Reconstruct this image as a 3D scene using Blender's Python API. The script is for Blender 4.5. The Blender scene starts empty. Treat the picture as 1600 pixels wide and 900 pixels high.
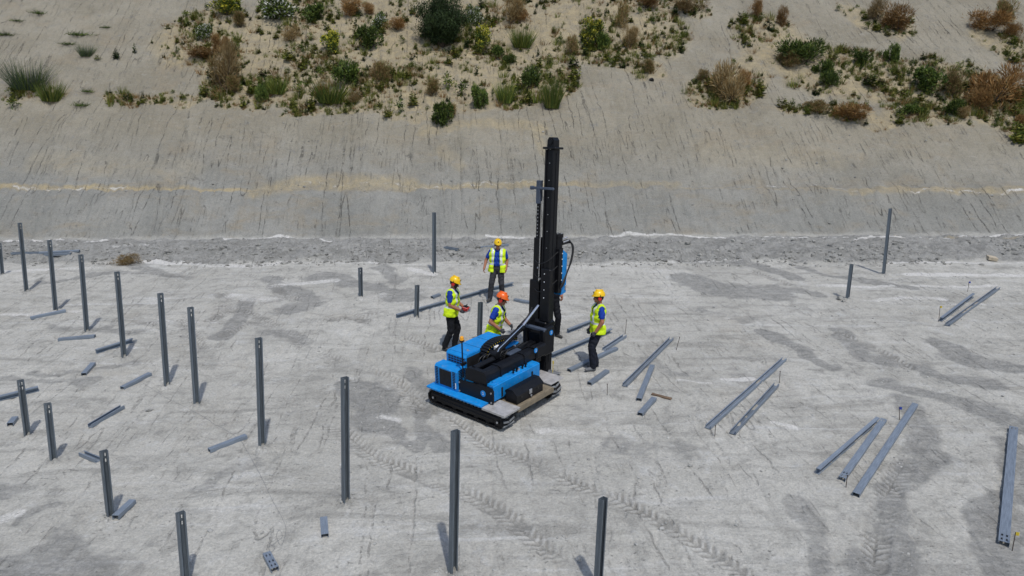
import bpy, bmesh, math, random
import numpy as np
from mathutils import Vector, Matrix, Euler

random.seed(7)
scene = bpy.context.scene
COL = scene.collection

# ---------------------------------------------------------------- camera
F_PX, PITCH, ROLL, CAM_H = 1121.0, 0.1874, 0.0286, 6.54
GA, GB = 0.1207, 0.039                    # the site falls towards the camera and to the left
_c, _s = math.cos(PITCH), math.sin(PITCH)
_r0, FWD, _u0 = Vector((1, 0, 0)), Vector((0, _c, -_s)), Vector((0, _s, _c))
RIGHT = _r0 * math.cos(ROLL) + _u0 * math.sin(ROLL)
UP = -_r0 * math.sin(ROLL) + _u0 * math.cos(ROLL)
CAM = Vector((0, 0, CAM_H))
cam_data = bpy.data.cameras.new('camera')
cam_data.sensor_width = 36.0
cam_data.lens = F_PX / 1600.0 * 36.0
cam_data.clip_end = 3000
cam = bpy.data.objects.new('camera', cam_data)
COL.objects.link(cam)
cam.matrix_world = Matrix(((RIGHT.x, UP.x, -FWD.x, CAM.x), (RIGHT.y, UP.y, -FWD.y, CAM.y),
                           (RIGHT.z, UP.z, -FWD.z, CAM.z), (0, 0, 0, 1)))
scene.camera = cam

# ---------------------------------------------------------------- sky and sun
SUN_EL, SUN_AZ = math.radians(60), math.radians(-75)      # azimuth of the sun in the xy plane (behind the camera, a little right)
world = bpy.data.worlds.new('World')
scene.world = world
world.use_nodes = True
wn = world.node_tree
sky = wn.nodes.new('ShaderNodeTexSky')
sky.sky_type = 'NISHITA'
sky.sun_disc = False
sky.sun_elevation = SUN_EL
sky.sun_rotation = math.pi / 2 - SUN_AZ
sky.air_density = 1.0
sky.dust_density = 1.5
wn.links.new(sky.outputs[0], wn.nodes['Background'].inputs[0])
wn.nodes['Background'].inputs[1].default_value = 0.13
sun_data = bpy.data.lights.new('sun', 'SUN')
sun_data.energy = 2.5
sun_data.angle = math.radians(1.4)
sun_data.color = (1.0, 0.965, 0.91)
sun = bpy.data.objects.new('sun', sun_data)
COL.objects.link(sun)
SUN_DIR = Vector((math.cos(SUN_EL) * math.cos(SUN_AZ), math.cos(SUN_EL) * math.sin(SUN_AZ), math.sin(SUN_EL)))
sun.rotation_euler = SUN_DIR.to_track_quat('Z', 'Y').to_euler()
sun.location = SUN_DIR * 40
vs = scene.view_settings
vs.view_transform = 'Standard'
vs.look = 'None'
vs.exposure = 0.04
vs.gamma = 1.0
scene.render.film_transparent = False

# ---------------------------------------------------------------- noise (numpy)
def _hash(ix, iy, seed):
    h = (ix.astype(np.int64) * 374761393 + iy.astype(np.int64) * 668265263 + seed * 1442695041) & 0xFFFFFFFF
    h = ((h ^ (h >> 13)) * 1274126177) & 0xFFFFFFFF
    h = ((h ^ (h >> 16)) * 2246822519) & 0xFFFFFFFF
    return ((h ^ (h >> 15)) & 0xFFFF).astype(np.float32) / 65535.0
def vnoise(x, y, seed=0):
    x = np.asarray(x, np.float64); y = np.asarray(y, np.float64)
    ix, iy = np.floor(x), np.floor(y)
    fx, fy = (x - ix).astype(np.float32), (y - iy).astype(np.float32)
    fx = fx * fx * (3 - 2 * fx); fy = fy * fy * (3 - 2 * fy)
    ix, iy = ix.astype(np.int64), iy.astype(np.int64)
    a, b = _hash(ix, iy, seed), _hash(ix + 1, iy, seed)
    c, d = _hash(ix, iy + 1, seed), _hash(ix + 1, iy + 1, seed)
    return (a + (b - a) * fx) * (1 - fy) + (c + (d - c) * fx) * fy
def fbm(x, y, seed=0, octaves=4, gain=0.5):
    s, amp, tot = 0, 1.0, 0.0
    for o in range(octaves):
        s = s + amp * vnoise(x * 2 ** o + 17.3 * o, y * 2 ** o - 9.1 * o, seed + o)
        tot += amp; amp *= gain
    return s / tot
def sstep(a, b, x):
    t = np.clip((x - a) / (b - a), 0, 1)
    return t * t * (3 - 2 * t)

# ---------------------------------------------------------------- terrain shape
def y_foot(x): return 27.25 - 0.021 * np.asarray(x)        # foot of the cut slope
def y_band(x): return 23.93 - 0.036 * np.asarray(x)        # front edge of the loose rubble strip
SLOPE_S = np.array([-1e3, 0, 0.35, 2.0, 2.4, 2.6, 5.9, 6.6, 20.0, 34.0, 200.0])
SLOPE_Z = np.array([0, 0, 0.2, 1.66, 1.82, 2.05, 4.93, 5.30, 16.2, 22.0, 30.0])
def macro(x, y):
    x = np.asarray(x, np.float64); y = np.asarray(y, np.float64)
    yf = y_foot(x)
    yy = np.minimum(y, yf)
    z = GA * yy + GB * x
    s = y - yf
    wav = 0.35 * (fbm(x * 0.16 + 5, s * 0.05, 31, 3) - 0.5)
    z = z + np.interp(s + wav * sstep(1.0, 2.5, s), SLOPE_S, SLOPE_Z)
    t = np.clip((y - y_band(x)) / np.maximum(yf - y_band(x), .1), 0, 1)
    z = z + 0.10 * sstep(0, .25, t) * (1 - 0.6 * sstep(0.7, 1, t))
    return z
def ray_dir(px, py): return FWD + RIGHT * ((px - 800) / F_PX) - UP * ((py - 450) / F_PX)
def pick(px, py, dz=0.0):
    """where the line of sight through a photo pixel meets the terrain (dz above it)"""
    d = ray_dir(px, py)
    ts = np.linspace(7, 70, 2500)
    X, Y, Z = d.x * ts, d.y * ts, CAM_H + d.z * ts
    g = Z - (macro(X, Y) + dz)
    i = int(np.argmax(g < 0))
    if i == 0: i = len(ts) - 1
    t = ts[i - 1] + (ts[i] - ts[i - 1]) * g[i - 1] / (g[i - 1] - g[i] + 1e-9)
    return Vector((d.x * t, d.y * t, CAM_H + d.z * t))
def px_of(P):
    d = Vector(P) - CAM
    z = d.dot(FWD)
    return 800 + F_PX * d.dot(RIGHT) / z, 450 - F_PX * d.dot(UP) / z

# ---------------------------------------------------------------- mesh helpers
def finish(name, bm, mats, parent=None, smooth=False, angle=None):
    me = bpy.data.meshes.new(name)
    bmesh.ops.recalc_face_normals(bm, faces=bm.faces)
    bm.to_mesh(me); bm.free()
    for m in (mats if isinstance(mats, (list, tuple)) else [mats]): me.materials.append(m)
    if smooth:
        me.polygons.foreach_set('use_smooth', [True] * len(me.polygons))
        if angle is not None: me.set_sharp_from_angle(angle=math.radians(angle))
    o = bpy.data.objects.new(name, me)
    COL.objects.link(o)
    if parent is not None: o.parent = parent
    return o
def raw(name, verts, faces, mats, parent=None, smooth=False, matidx=None):
    me = bpy.data.meshes.new(name)
    me.from_pydata(verts, [], faces)
    for m in (mats if isinstance(mats, (list, tuple)) else [mats]): me.materials.append(m)
    if matidx is not None: me.polygons.foreach_set('material_index', matidx)
    if smooth: me.polygons.foreach_set('use_smooth', [True] * len(me.polygons))
    me.update()
    o = bpy.data.objects.new(name, me)
    COL.objects.link(o)
    if parent is not None: o.parent = parent
    return o
def link_mesh(name, me, parent=None):
    o = bpy.data.objects.new(name, me); COL.objects.link(o)
    if parent is not None: o.parent = parent
    return o
def empty(name, label=None, cat=None, group=None, loc=(0, 0, 0), rz=0):
    o = bpy.data.objects.new(name, None); COL.objects.link(o)
    o.empty_display_size = 0.2
    o.location = loc; o.rotation_euler = (0, 0, rz)
    if label: tag(o, label, cat, group)
    return o
def tag(o, label=None, cat=None, group=None, kind=None):
    if label: o['label'] = label
    if cat: o['category'] = cat
    if group: o['group'] = group
    if kind: o['kind'] = kind
    return o
def _face(bm, vs, mi=0):
    try:
        f = bm.faces.new(vs); f.material_index = mi; return f
    except ValueError: return None
def box(bm, c, s, rot=None, ch=0.0, mi=0):
    """box, centre c, full size s, optional 3x3 rotation, chamfer ch"""
    hx, hy, hz = s[0] / 2, s[1] / 2, s[2] / 2
    ch = min(ch, hx * .9, hy * .9, hz * .9)
    M = rot if rot is not None else Matrix.Identity(3)
    c = Vector(c)
    if ch <= 0:
        v = [bm.verts.new(c + M @ Vector((x * hx, y * hy, z * hz))) for z in (-1, 1) for y in (-1, 1) for x in (-1, 1)]
        for q in ((0, 2, 3, 1), (4, 5, 7, 6), (0, 1, 5, 4), (2, 6, 7, 3), (0, 4, 6, 2), (1, 3, 7, 5)): _face(bm, [v[i] for i in q], mi)
        return
    V = {}
    for sx in (-1, 1):
        for sy in (-1, 1):
            for sz in (-1, 1):
                V[sx, sy, sz, 0] = bm.verts.new(c + M @ Vector((sx * hx, sy * (hy - ch), sz * (hz - ch))))
                V[sx, sy, sz, 1] = bm.verts.new(c + M @ Vector((sx * (hx - ch), sy * hy, sz * (hz - ch))))
                V[sx, sy, sz, 2] = bm.verts.new(c + M @ Vector((sx * (hx - ch), sy * (hy - ch), sz * hz)))
    for q in (-1, 1):
        _face(bm, [V[q, -1, -1, 0], V[q, 1, -1, 0], V[q, 1, 1, 0], V[q, -1, 1, 0]], mi)
        _face(bm, [V[-1, q, -1, 1], V[1, q, -1, 1], V[1, q, 1, 1], V[-1, q, 1, 1]], mi)
        _face(bm, [V[-1, -1, q, 2], V[1, -1, q, 2], V[1, 1, q, 2], V[-1, 1, q, 2]], mi)
    for p in (-1, 1):
        for q in (-1, 1):
            _face(bm, [V[p, q, -1, 0], V[p, q, 1, 0], V[p, q, 1, 1], V[p, q, -1, 1]], mi)
            _face(bm, [V[p, -1, q, 0], V[p, 1, q, 0], V[p, 1, q, 2], V[p, -1, q, 2]], mi)
            _face(bm, [V[-1, p, q, 1], V[1, p, q, 1], V[1, p, q, 2], V[-1, p, q, 2]], mi)
            for r in (-1, 1): _face(bm, [V[p, q, r, 0], V[p, q, r, 1], V[p, q, r, 2]], mi)
def bx(bm, lo, hi, ch=0.0, mi=0):
    box(bm, [(a + b) / 2 for a, b in zip(lo, hi)], [abs(b - a) for a, b in zip(lo, hi)], None, ch, mi)
def frame_of(d):
    d = Vector(d).normalized()
    a = Vector((0, 0, 1)) if abs(d.z) < 0.9 else Vector((1, 0, 0))
    x = d.cross(a).normalized()
    return x, x.cross(d).normalized()
def cyl(bm, p0, p1, r0, r1=None, n=14, caps=True, mi=0):
    r1 = r0 if r1 is None else r1
    p0, p1 = Vector(p0), Vector(p1)
    x, y = frame_of(p1 - p0)
    A = [bm.verts.new(p0 + (x * math.cos(2 * math.pi * i / n) + y * math.sin(2 * math.pi * i / n)) * r0) for i in range(n)]
    B = [bm.verts.new(p1 + (x * math.cos(2 * math.pi * i / n) + y * math.sin(2 * math.pi * i / n)) * r1) for i in range(n)]
    for i in range(n): _face(bm, [A[i], A[(i + 1) % n], B[(i + 1) % n], B[i]], mi)
    if caps: _face(bm, A[::-1], mi); _face(bm, B, mi)
def tube(bm, pts, r, n=8, mi=0, closed=False):
    pts = [Vector(p) for p in pts]
    rings = []
    x = None
    for i, p in enumerate(pts):
        d = (pts[min(i + 1, len(pts) - 1)] - pts[max(i - 1, 0)]).normalized()
        if x is None: x, y = frame_of(d)
        else:
            x = (x - d * x.dot(d)).normalized(); y = d.cross(x)
        rr = r[i] if isinstance(r, (list, tuple)) else r
        rings.append([bm.verts.new(p + (x * math.cos(2 * math.pi * k / n) + y * math.sin(2 * math.pi * k / n)) * rr) for k in range(n)])
    for a, b in zip(rings, rings[1:]):
        for k in range(n): _face(bm, [a[k], a[(k + 1) % n], b[(k + 1) % n], b[k]], mi)
    _face(bm, rings[0][::-1], mi); _face(bm, rings[-1], mi)
def prism(bm, poly, axis, lo, hi, mi=0):
    """2-D polygon extruded along an axis (0,1,2) from lo to hi; polygon coords are the two other axes in order"""
    def mk(p, h):
        q = [0, 0, 0]; o = [i for i in range(3) if i != axis]
        q[o[0]], q[o[1]], q[axis] = p[0], p[1], h
        return bm.verts.new(q)
    A = [mk(p, lo) for p in poly]; B = [mk(p, hi) for p in poly]
    n = len(poly)
    for i in range(n): _face(bm, [A[i], A[(i + 1) % n], B[(i + 1) % n], B[i]], mi)
    _face(bm, A[::-1], mi); _face(bm, B, mi)
def catmull(P, n=8):
    P = [Vector(p) for p in P]
    out = []
    for i in range(len(P) - 1):
        a, b, c, d = P[max(i - 1, 0)], P[i], P[i + 1], P[min(i + 2, len(P) - 1)]
        for k in range(n):
            t = k / n
            out.append(0.5 * ((2 * b) + (c - a) * t + (2 * a - 5 * b + 4 * c - d) * t * t + (3 * b - a - 3 * c + d) * t ** 3))
    out.append(P[-1])
    return out

# ---------------------------------------------------------------- materials
class NT:
    """short-hand for node trees"""
    def __init__(self, name):
        self.m = bpy.data.materials.new(name); self.m.use_nodes = True
        self.t = self.m.node_tree; self.b = self.t.nodes['Principled BSDF']
        self.tc = None
    def n(self, typ, **kw):
        o = self.t.nodes.new('ShaderNode' + typ)
        for k, v in kw.items():
            if k.startswith('i_'): o.inputs[k[2:].replace('_', ' ')].default_value = v
            else: setattr(o, k, v)
        return o
    def l(self, a, b): self.t.links.new(a, b)
    def coord(self, scale=(1, 1, 1), loc=(0, 0, 0), src='Object'):
        if self.tc is None: self.tc = self.n('TexCoord')
        mp = self.n('Mapping'); mp.inputs['Scale'].default_value = scale; mp.inputs['Location'].default_value = loc
        self.l(self.tc.outputs[src], mp.inputs[0]); return mp.outputs[0]
    def noise(self, vec, scale=5, detail=4, rough=0.55, dist=0.0):
        o = self.n('TexNoise'); o.inputs['Scale'].default_value = scale; o.inputs['Detail'].default_value = detail
        o.inputs['Roughness'].default_value = rough; o.inputs['Distortion'].default_value = dist
        self.l(vec, o.inputs['Vector']); return o.outputs['Fac']
    def math(self, op, a, b=None, c=None, clamp=False):
        o = self.n('Math', operation=op, use_clamp=clamp)
        for i, v in enumerate((a, b, c)):
            if v is None: continue
            if isinstance(v, (int, float)): o.inputs[i].default_value = v
            else: self.l(v, o.inputs[i])
        return o.outputs[0]
    def ramp(self, fac, lo, hi, a=0.0, b=1.0, smooth=True):
        o = self.n('MapRange', interpolation_type='SMOOTHSTEP' if smooth else 'LINEAR')
        for i, v in ((1, lo), (2, hi), (3, a), (4, b)): o.inputs[i].default_value = v
        self.l(fac, o.inputs[0]); return o.outputs[0]
    def mix(self, fac, a, b, mode='MIX'):
        o = self.n('Mix', data_type='RGBA', blend_type=mode)
        for sock, v in ((o.inputs[0], fac), (o.inputs[6], a), (o.inputs[7], b)):
            if isinstance(v, (int, float)): sock.default_value = v
            elif isinstance(v, (tuple, list)): sock.default_value = (*v[:3], 1)
            else: self.l(v, sock)
        return o.outputs[2]
    def bump(self, h, strength=0.3, dist=0.02, nrm=None):
        o = self.n('Bump'); o.inputs['Strength'].default_value = strength; o.inputs['Distance'].default_value = dist
        self.l(h, o.inputs['Height'])
        if nrm is not None: self.l(nrm, o.inputs['Normal'])
        return o.outputs[0]
    def out(self, col, rough=0.8, nrm=None, metal=0.0, spec=0.5):
        for k, v in (('Base Color', col), ('Roughness', rough), ('Metallic', metal), ('Specular IOR Level', spec)):
            s = self.b.inputs[k]
            if isinstance(v, (tuple, list)): s.default_value = (*v[:3], 1)
            elif isinstance(v, (int, float)): s.default_value = v
            else: self.l(v, s)
        if nrm is not None: self.l(nrm, self.b.inputs['Normal'])
        return self.m
def simple(name, col, rough=0.5, metal=0.0, var=0.15, scale=8.0, dirt=None, dirt_amt=0.35, bump=0.0, spec=0.5):
    """paint, plastic, cloth: base colour with a soft mottled variation, an optional layer of dust and fine relief"""
    k = NT(name)
    v = k.coord()
    n1 = k.noise(v, scale, 5, 0.6)
    dark = tuple(c * (1 - var) for c in col); light = tuple(min(1, c * (1 + var)) for c in col)
    c = k.mix(k.ramp(n1, 0.3, 0.7), dark, light)
    rg = k.ramp(n1, 0.3, 0.7, rough * 0.85, min(1, rough * 1.15))
    if dirt is not None:
        n2 = k.noise(v, scale * 2.7, 6, 0.7, 0.4)
        c = k.mix(k.ramp(n2, 0.52, 0.75, 0.0, dirt_amt), c, dirt)
    nr = k.bump(k.noise(v, scale * 9, 4, 0.6), bump, 0.01) if bump > 0 else None
    return k.out(c, rg, nr, metal, spec)
DUST = (0.36, 0.35, 0.32)
M = {}
M['blue'] = simple('blue_paint', (0.006, 0.215, 0.58), 0.42, dirt=DUST, dirt_amt=0.30, var=0.10, scale=6.0, spec=0.35)
M['black'] = simple('black_paint', (0.0045, 0.005, 0.007), 0.45, dirt=DUST, dirt_amt=0.02, spec=0.3)
M['rubber'] = simple('track_rubber', (0.007, 0.007, 0.008), 0.8, dirt=DUST, dirt_amt=0.28, scale=14, spec=0.2)
M['lug'] = simple('worn_track_lug', (0.16, 0.17, 0.18), 0.6, dirt=DUST, dirt_amt=0.6, scale=20)
M['plate'] = simple('tread_plate', (0.42, 0.41, 0.40), 0.55, 0.25, dirt=(0.3, 0.26, 0.2), dirt_amt=0.3)
M['rust_plate'] = simple('dusty_tread_plate', (0.20, 0.165, 0.115), 0.7, 0.1, dirt=(0.13, 0.10, 0.07), dirt_amt=0.5)
M['chrome'] = simple('chrome_rod', (0.72, 0.74, 0.78), 0.18, 0.9, var=0.04)
M['steel'] = simple('bare_steel', (0.42, 0.43, 0.45), 0.35, 0.7)
M['grille'] = simple('grille_black', (0.004, 0.004, 0.005), 0.8)
M['amber'] = simple('amber_plastic', (0.75, 0.33, 0.02), 0.25)
M['white'] = simple('white_paint', (0.75, 0.76, 0.78), 0.4)
M['red'] = simple('red_plastic', (0.48, 0.02, 0.015), 0.4)
M['yellow_dot'] = simple('yellow_plastic', (0.6, 0.45, 0.03), 0.5)
M['disc'] = simple('blue_badge', (0.01, 0.22, 0.60), 0.35, var=0.05)
M['hose'] = simple('hose_rubber', (0.012, 0.012, 0.013), 0.5)
M['greyblue'] = simple('grey_blue_paint', (0.05, 0.065, 0.095), 0.5)
def galvanised(name, col, metal):
    k = NT(name); v = k.coord()
    oi = k.n('ObjectInfo')
    vo = k.n('TexVoronoi'); vo.inputs['Scale'].default_value = 45; k.l(v, vo.inputs['Vector'])
    spangle = k.ramp(k.math('FRACT', k.math('MULTIPLY', vo.outputs['Distance'], 3.1)), 0, 1, 0.86, 1.14)
    streak = k.noise(k.coord((1.5, 22, 22)), 3.0, 5, 0.65)
    tone = k.math('ADD', k.ramp(streak, 0.3, 0.72, 0.8, 1.2), k.math('MULTIPLY', k.math('SUBTRACT', oi.outputs['Random'], 0.5), 0.22))
    tone = k.math('MULTIPLY', tone, spangle)
    c = k.mix(1.0, col, (1, 1, 1), 'MULTIPLY')
    mul = k.n('VectorMath', operation='SCALE'); k.l(c, mul.inputs[0]); k.l(tone, mul.inputs['Scale'])
    dust = k.ramp(k.noise(v, 9, 6, 0.7), 0.58, 0.85, 0, 0.18)
    c = k.mix(dust, mul.outputs[0], (0.34, 0.34, 0.32))
    return k.out(c, k.ramp(streak, 0.3, 0.7, 0.42, 0.6), k.bump(streak, 0.06, 0.005), metal)
M['galv'] = galvanised('shaded_galvanised_steel', (0.122, 0.146, 0.170), 0.35)  # upright posts: same zinc, their duller light put into a darker colour
M['galv_skylit'] = galvanised('skylit_galvanised_steel', (0.215, 0.255, 0.308), 0.35)  # lying channels: same zinc, sky reflection painted in as a paler, bluer colour
# ---------------------------------------------------------------- ground and cut slope
def px_path(pts, n=6):
    return [(p.x, p.y) for p in catmull([pick(*q) for q in pts], n)]
def stroke(X, Y, path, w, warp=None):
    """soft distance field (1 inside, 0 outside) of a brush stroke of half-width w along a ground path, with s and d"""
    out = np.full(X.shape, 1e3, np.float32); S = np.zeros(X.shape, np.float32); D = np.zeros(X.shape, np.float32)
    P = np.array(path); m = w * 3.0 + 0.3
    sel = (X > P[:, 0].min() - m) & (X < P[:, 0].max() + m) & (Y > P[:, 1].min() - m) & (Y < P[:, 1].max() + m)
    idx = np.nonzero(sel)[0]
    if not len(idx): return out, S, D
    x, y = X[idx], Y[idx]
    best = np.full(x.shape, 1e3); bs = np.zeros(x.shape); bd = np.zeros(x.shape); acc = 0.0
    for (ax, ay), (bx_, by_) in zip(P[:-1], P[1:]):
        dx, dy = bx_ - ax, by_ - ay; L = math.hypot(dx, dy) + 1e-9
        t = np.clip(((x - ax) * dx + (y - ay) * dy) / L ** 2, 0, 1)
        ex, ey = x - ax - t * dx, y - ay - t * dy
        d = np.hypot(ex, ey); k = d < best
        best = np.where(k, d, best); bs = np.where(k, acc + t * L, bs); bd = np.where(k, np.sign(ex * dy - ey * dx) * d, bd)
        acc += L
    out[idx] = best; S[idx] = bs; D[idx] = bd
    return out, S, D

NT_COLS = 1040
def nonuni(a, b, d0, d1):
    out = [a]
    while out[-1] < b: out.append(out[-1] + d0 + (d1 - d0) * (out[-1] - a) / (b - a))
    return out[:-1]
rows = nonuni(-30, 0, 3, 1.2) + nonuni(0, 7.4, 0.6, 0.12) + nonuni(7.4, 13, 0.026, 0.03) + nonuni(13, 20, 0.03, 0.042) + nonuni(20, 27.25, 0.042, 0.05)
n_ground = len(rows)                       # the next row is the foot of the slope
rows += nonuni(27.25, 42.5, 0.05, 0.085) + nonuni(42.5, 60, 0.3, 1.5) + [60, 66, 75, 90, 110, 140]
rows = np.array(rows)
tt = np.concatenate([np.linspace(-5.0, -1.16, 26)[:-1], np.linspace(-1.16, 1.16, NT_COLS), np.linspace(1.16, 5.0, 26)[1:]])
w_row = np.maximum(3.0 + 0.70 * rows, 6.0)
GX = (tt[None, :] * w_row[:, None])
GY = rows[:, None] - 0.021 * GX            # rows run parallel to the foot of the slope
NR, NC = GX.shape
gx, gy = GX.ravel(), GY.ravel()
gs = gy - y_foot(gx)
gz = macro(gx, gy)
on_ground = 1 - sstep(-0.15, 0.15, gy - y_band(gx) + 1.1 * (fbm(gx * .45, gy * .3, 90, 4) - .5))
in_band = (1 - on_ground) * (1 - sstep(-0.2, 0.15, gs))
on_slope = sstep(-0.1, 0.3, gs)
near = (np.abs(gx) < 40) & (gy > 5) & (gy < 45)

dark = np.zeros(gx.shape, np.float32); tan = np.zeros_like(dark); white = np.zeros_like(dark); trk = np.zeros_like(dark); lugm = np.zeros_like(dark)
disp = np.zeros(gx.shape, np.float64)
wx = (fbm(gx * 0.9, gy * 0.9, 3, 4) - 0.5); wy = (fbm(gx * 0.9, gy * 0.9, 8, 4) - 0.5)
WX, WY = gx + 0.9 * wx, gy + 1.2 * wy
# darker, freshly disturbed clay, photo pixels -> ground
DARKS = [([(1075, 436), (1130, 452), (1215, 463)], .55, 1), ([(1150, 414), (1200, 424), (1245, 440)], .28, 1), ([(1215, 452), (1290, 462)], .2, .7),
 ([(1455, 534), (1520, 562), (1610, 582)], .42, 1), ([(1190, 522), (1250, 548), (1300, 565)], .22, .8), ([(1255, 420), (1330, 434), (1420, 450)], .26, .9),
 ([(1300, 515), (1345, 548), (1420, 572), (1530, 596)], .25, .8), ([(1420, 636), (1440, 690), (1400, 745), (1375, 800), (1380, 890)], .26, .7), ([(1590, 700), (1560, 780), (1540, 840), (1570, 905)], .3, .8),
 ([(1390, 604), (1450, 622), (1530, 640), (1610, 668)], .32, .9), ([(555, 600), (600, 630), (580, 668)], .34, 1), ([(590, 672), (640, 690), (675, 650)], .22, .9), ([(505, 432), (560, 448), (640, 462)], .45, .8),
 ([(590, 420), (625, 440)], .3, .8), ([(420, 438), (480, 470), (450, 488)], .35, .7), ([(390, 470), (370, 500), (355, 525)], .3, .9), ([(430, 520), (470, 535)], .3, .6), ([(1250, 795), (1275, 870)], .18, .6), ([(20, 880), (90, 868), (160, 892)], .4, .7),
 ([(50, 818), (75, 808)], .12, .8), ([(60, 440), (150, 432), (250, 424)], .25, .7), ([(210, 415), (290, 430)], .3, .6), ([(90, 512), (220, 520)], .2, .6), ([(0, 590), (150, 596)], .18, .6), ([(640, 580), (690, 640)], .22, .7),
 ([(960, 690), (1080, 700)], .2, .4), ([(1010, 560), (1100, 590), (1200, 585)], .25, .35), ([(60, 580), (200, 570)], .12, .5), ([(700, 585), (670, 660), (720, 690)], .2, .6),
 ([(1330, 860), (1360, 900)], .2, .6), ([(0, 760), (40, 750)], .3, .6), ([(300, 770), (370, 742)], .2, .5), ([(880, 640), (950, 660)], .2, .3), ([(1080, 480), (1180, 500)], .3, .35)]
for pts, w, a in DARKS:
    d, _, _ = stroke(WX, WY, px_path(pts), w)
    dark = np.maximum(dark, a * (1 - sstep(w * .55, w * 1.35, d)))
WHITES = [([(430, 292), (540, 284), (640, 289)], .05, .4), ([(-20, 288), (80, 291), (200, 292)], .05, .45), ([(1400, 297), (1600, 299)], .05, .5), ([(640, 291), (860, 289)], .04, .45), ([(1180, 291), (1340, 295)], .04, .4), ([(-20, 377), (60, 377), (170, 377)], .10, .9), ([(175, 385), (260, 384)], .08, .5), ([(350, 375), (430, 373), (540, 377)], .10, .9), ([(760, 371), (870, 372)], .07, .7), ([(940, 370), (1060, 369), (1190, 373)], .07, .8), ([(1195, 369), (1330, 373), (1480, 372)], .07, .8), ([(1500, 370), (1610, 367)], .1, .9),
 ([(225, 410), (320, 413), (430, 413)], .2, .7), ([(430, 411), (620, 413), (760, 411)], .08, .55), ([(980, 410), (1160, 409)], .06, .6), ([(1380, 410), (1600, 410)], .1, .7), ([(1420, 428), (1600, 430)], .18, .8), ([(1280, 448), (1400, 449)], .14, .7), ([(1430, 447), (1560, 448)], .12, .7), ([(1350, 468), (1470, 466)], .16, .6),
 ([(1420, 480), (1600, 476)], .12, .5), ([(520, 440), (430, 446)], .25, .6), ([(600, 462), (560, 470)], .2, .5), ([(250, 500), (330, 504)], .1, .5), ([(1120, 590), (1170, 594)], .09, .9), ([(1060, 595), (1105, 597)], .06, .7), ([(1205, 655), (1235, 665)], .08, .8), ([(0, 424), (150, 420)], .2, .6), ([(360, 462), (420, 470)], .3, .6), ([(0, 490), (120, 488)], .14, .6), ([(595, 655), (620, 662)], .1, .8), ([(850, 672), (920, 672)], .12, .6), ([(0, 812), (30, 806)], .15, .7),
 ([(110, 545), (220, 545)], .1, .5), ([(640, 420), (680, 428)], .16, .8), ([(880, 415), (1070, 425)], .35, .5), ([(1030, 440), (1070, 470)], .3, .4)]
for pts, w, a in WHITES:
    d, _, _ = stroke(gx + .35 * wx, gy + .5 * wy, px_path(pts), w)
    white = np.maximum(white, a * (1 - sstep(w * .4, w * 1.6, d)))
# pale tan clay: lens and seams on the slope, the vegetated soil above
TANS = [([(400, 299), (470, 292), (540, 288), (640, 292)], .36, .78), ([(640, 292), (760, 291), (900, 289)], .13, .9), ([(900, 290), (1030, 288), (1060, 286)], .13, .55), ([(1330, 298), (1420, 294), (1600, 297)], .15, .75), ([(-20, 288), (60, 291), (180, 292)], .11, 1), ([(180, 292), (400, 297)], .08, 1),
 ([(690, 230), (720, 260)], .25, .35), ([(1040, 292), (1340, 298)], .05, .5), ([(660, 205), (760, 192), (850, 200)], .25, .6), ([(830, 195), (850, 235)], .2, .5), ([(1400, 372), (1600, 372)], .1, .5), ([(1100, 240), (1300, 250)], .5, .2), ([(60, 250), (300, 265)], .5, .25)]
for pts, w, a in TANS:
    d, _, _ = stroke(gx + .25 * wx, gy + .25 * wy, px_path(pts), w)
    tan = np.maximum(tan, a * (1 - sstep(w * .5, w * 1.5, d)))
VEG = [([(300, 60), (420, 70), (560, 60), (700, 90), (860, 60), (1000, 50)], 2.1, 1), ([(380, 140), (560, 135), (700, 150), (870, 130)], 1.2, 1), ([(180, 152), (300, 154), (420, 150)], .32, .9), ([(960, 80), (1020, 115)], .5, .8), ([(1090, 150), (1150, 140), (1180, 90)], .9, .9), ([(1200, 60), (1290, 110), (1400, 130), (1530, 150), (1600, 180)], 1.7, 1), ([(1540, 60), (1600, 80)], .8, .9),
 ([(1230, 170), (1350, 182), (1500, 182), (1600, 195)], .4, .9), ([(340, 20), (320, 80), (360, 140)], .8, .9), ([(1060, 5), (1100, 20)], .6, .8), ([(1340, 20), (1400, 40)], .8, .8), ([(440, 20), (1000, 10)], 1.5, .9), ([(20, 150), (90, 150)], .4, .5), ([(460, 175), (560, 172), (700, 186)], .3, .8)]
veg = np.zeros_like(dark)
for pts, w, a in VEG:
    d, _, _ = stroke(gx + 1.2 * wx, gy + 1.2 * wy, px_path(pts), w)
    veg = np.maximum(veg, a * (1 - sstep(w * .7, w * 1.25, d)))
tan = np.maximum(tan, 0.85 * veg)
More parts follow.
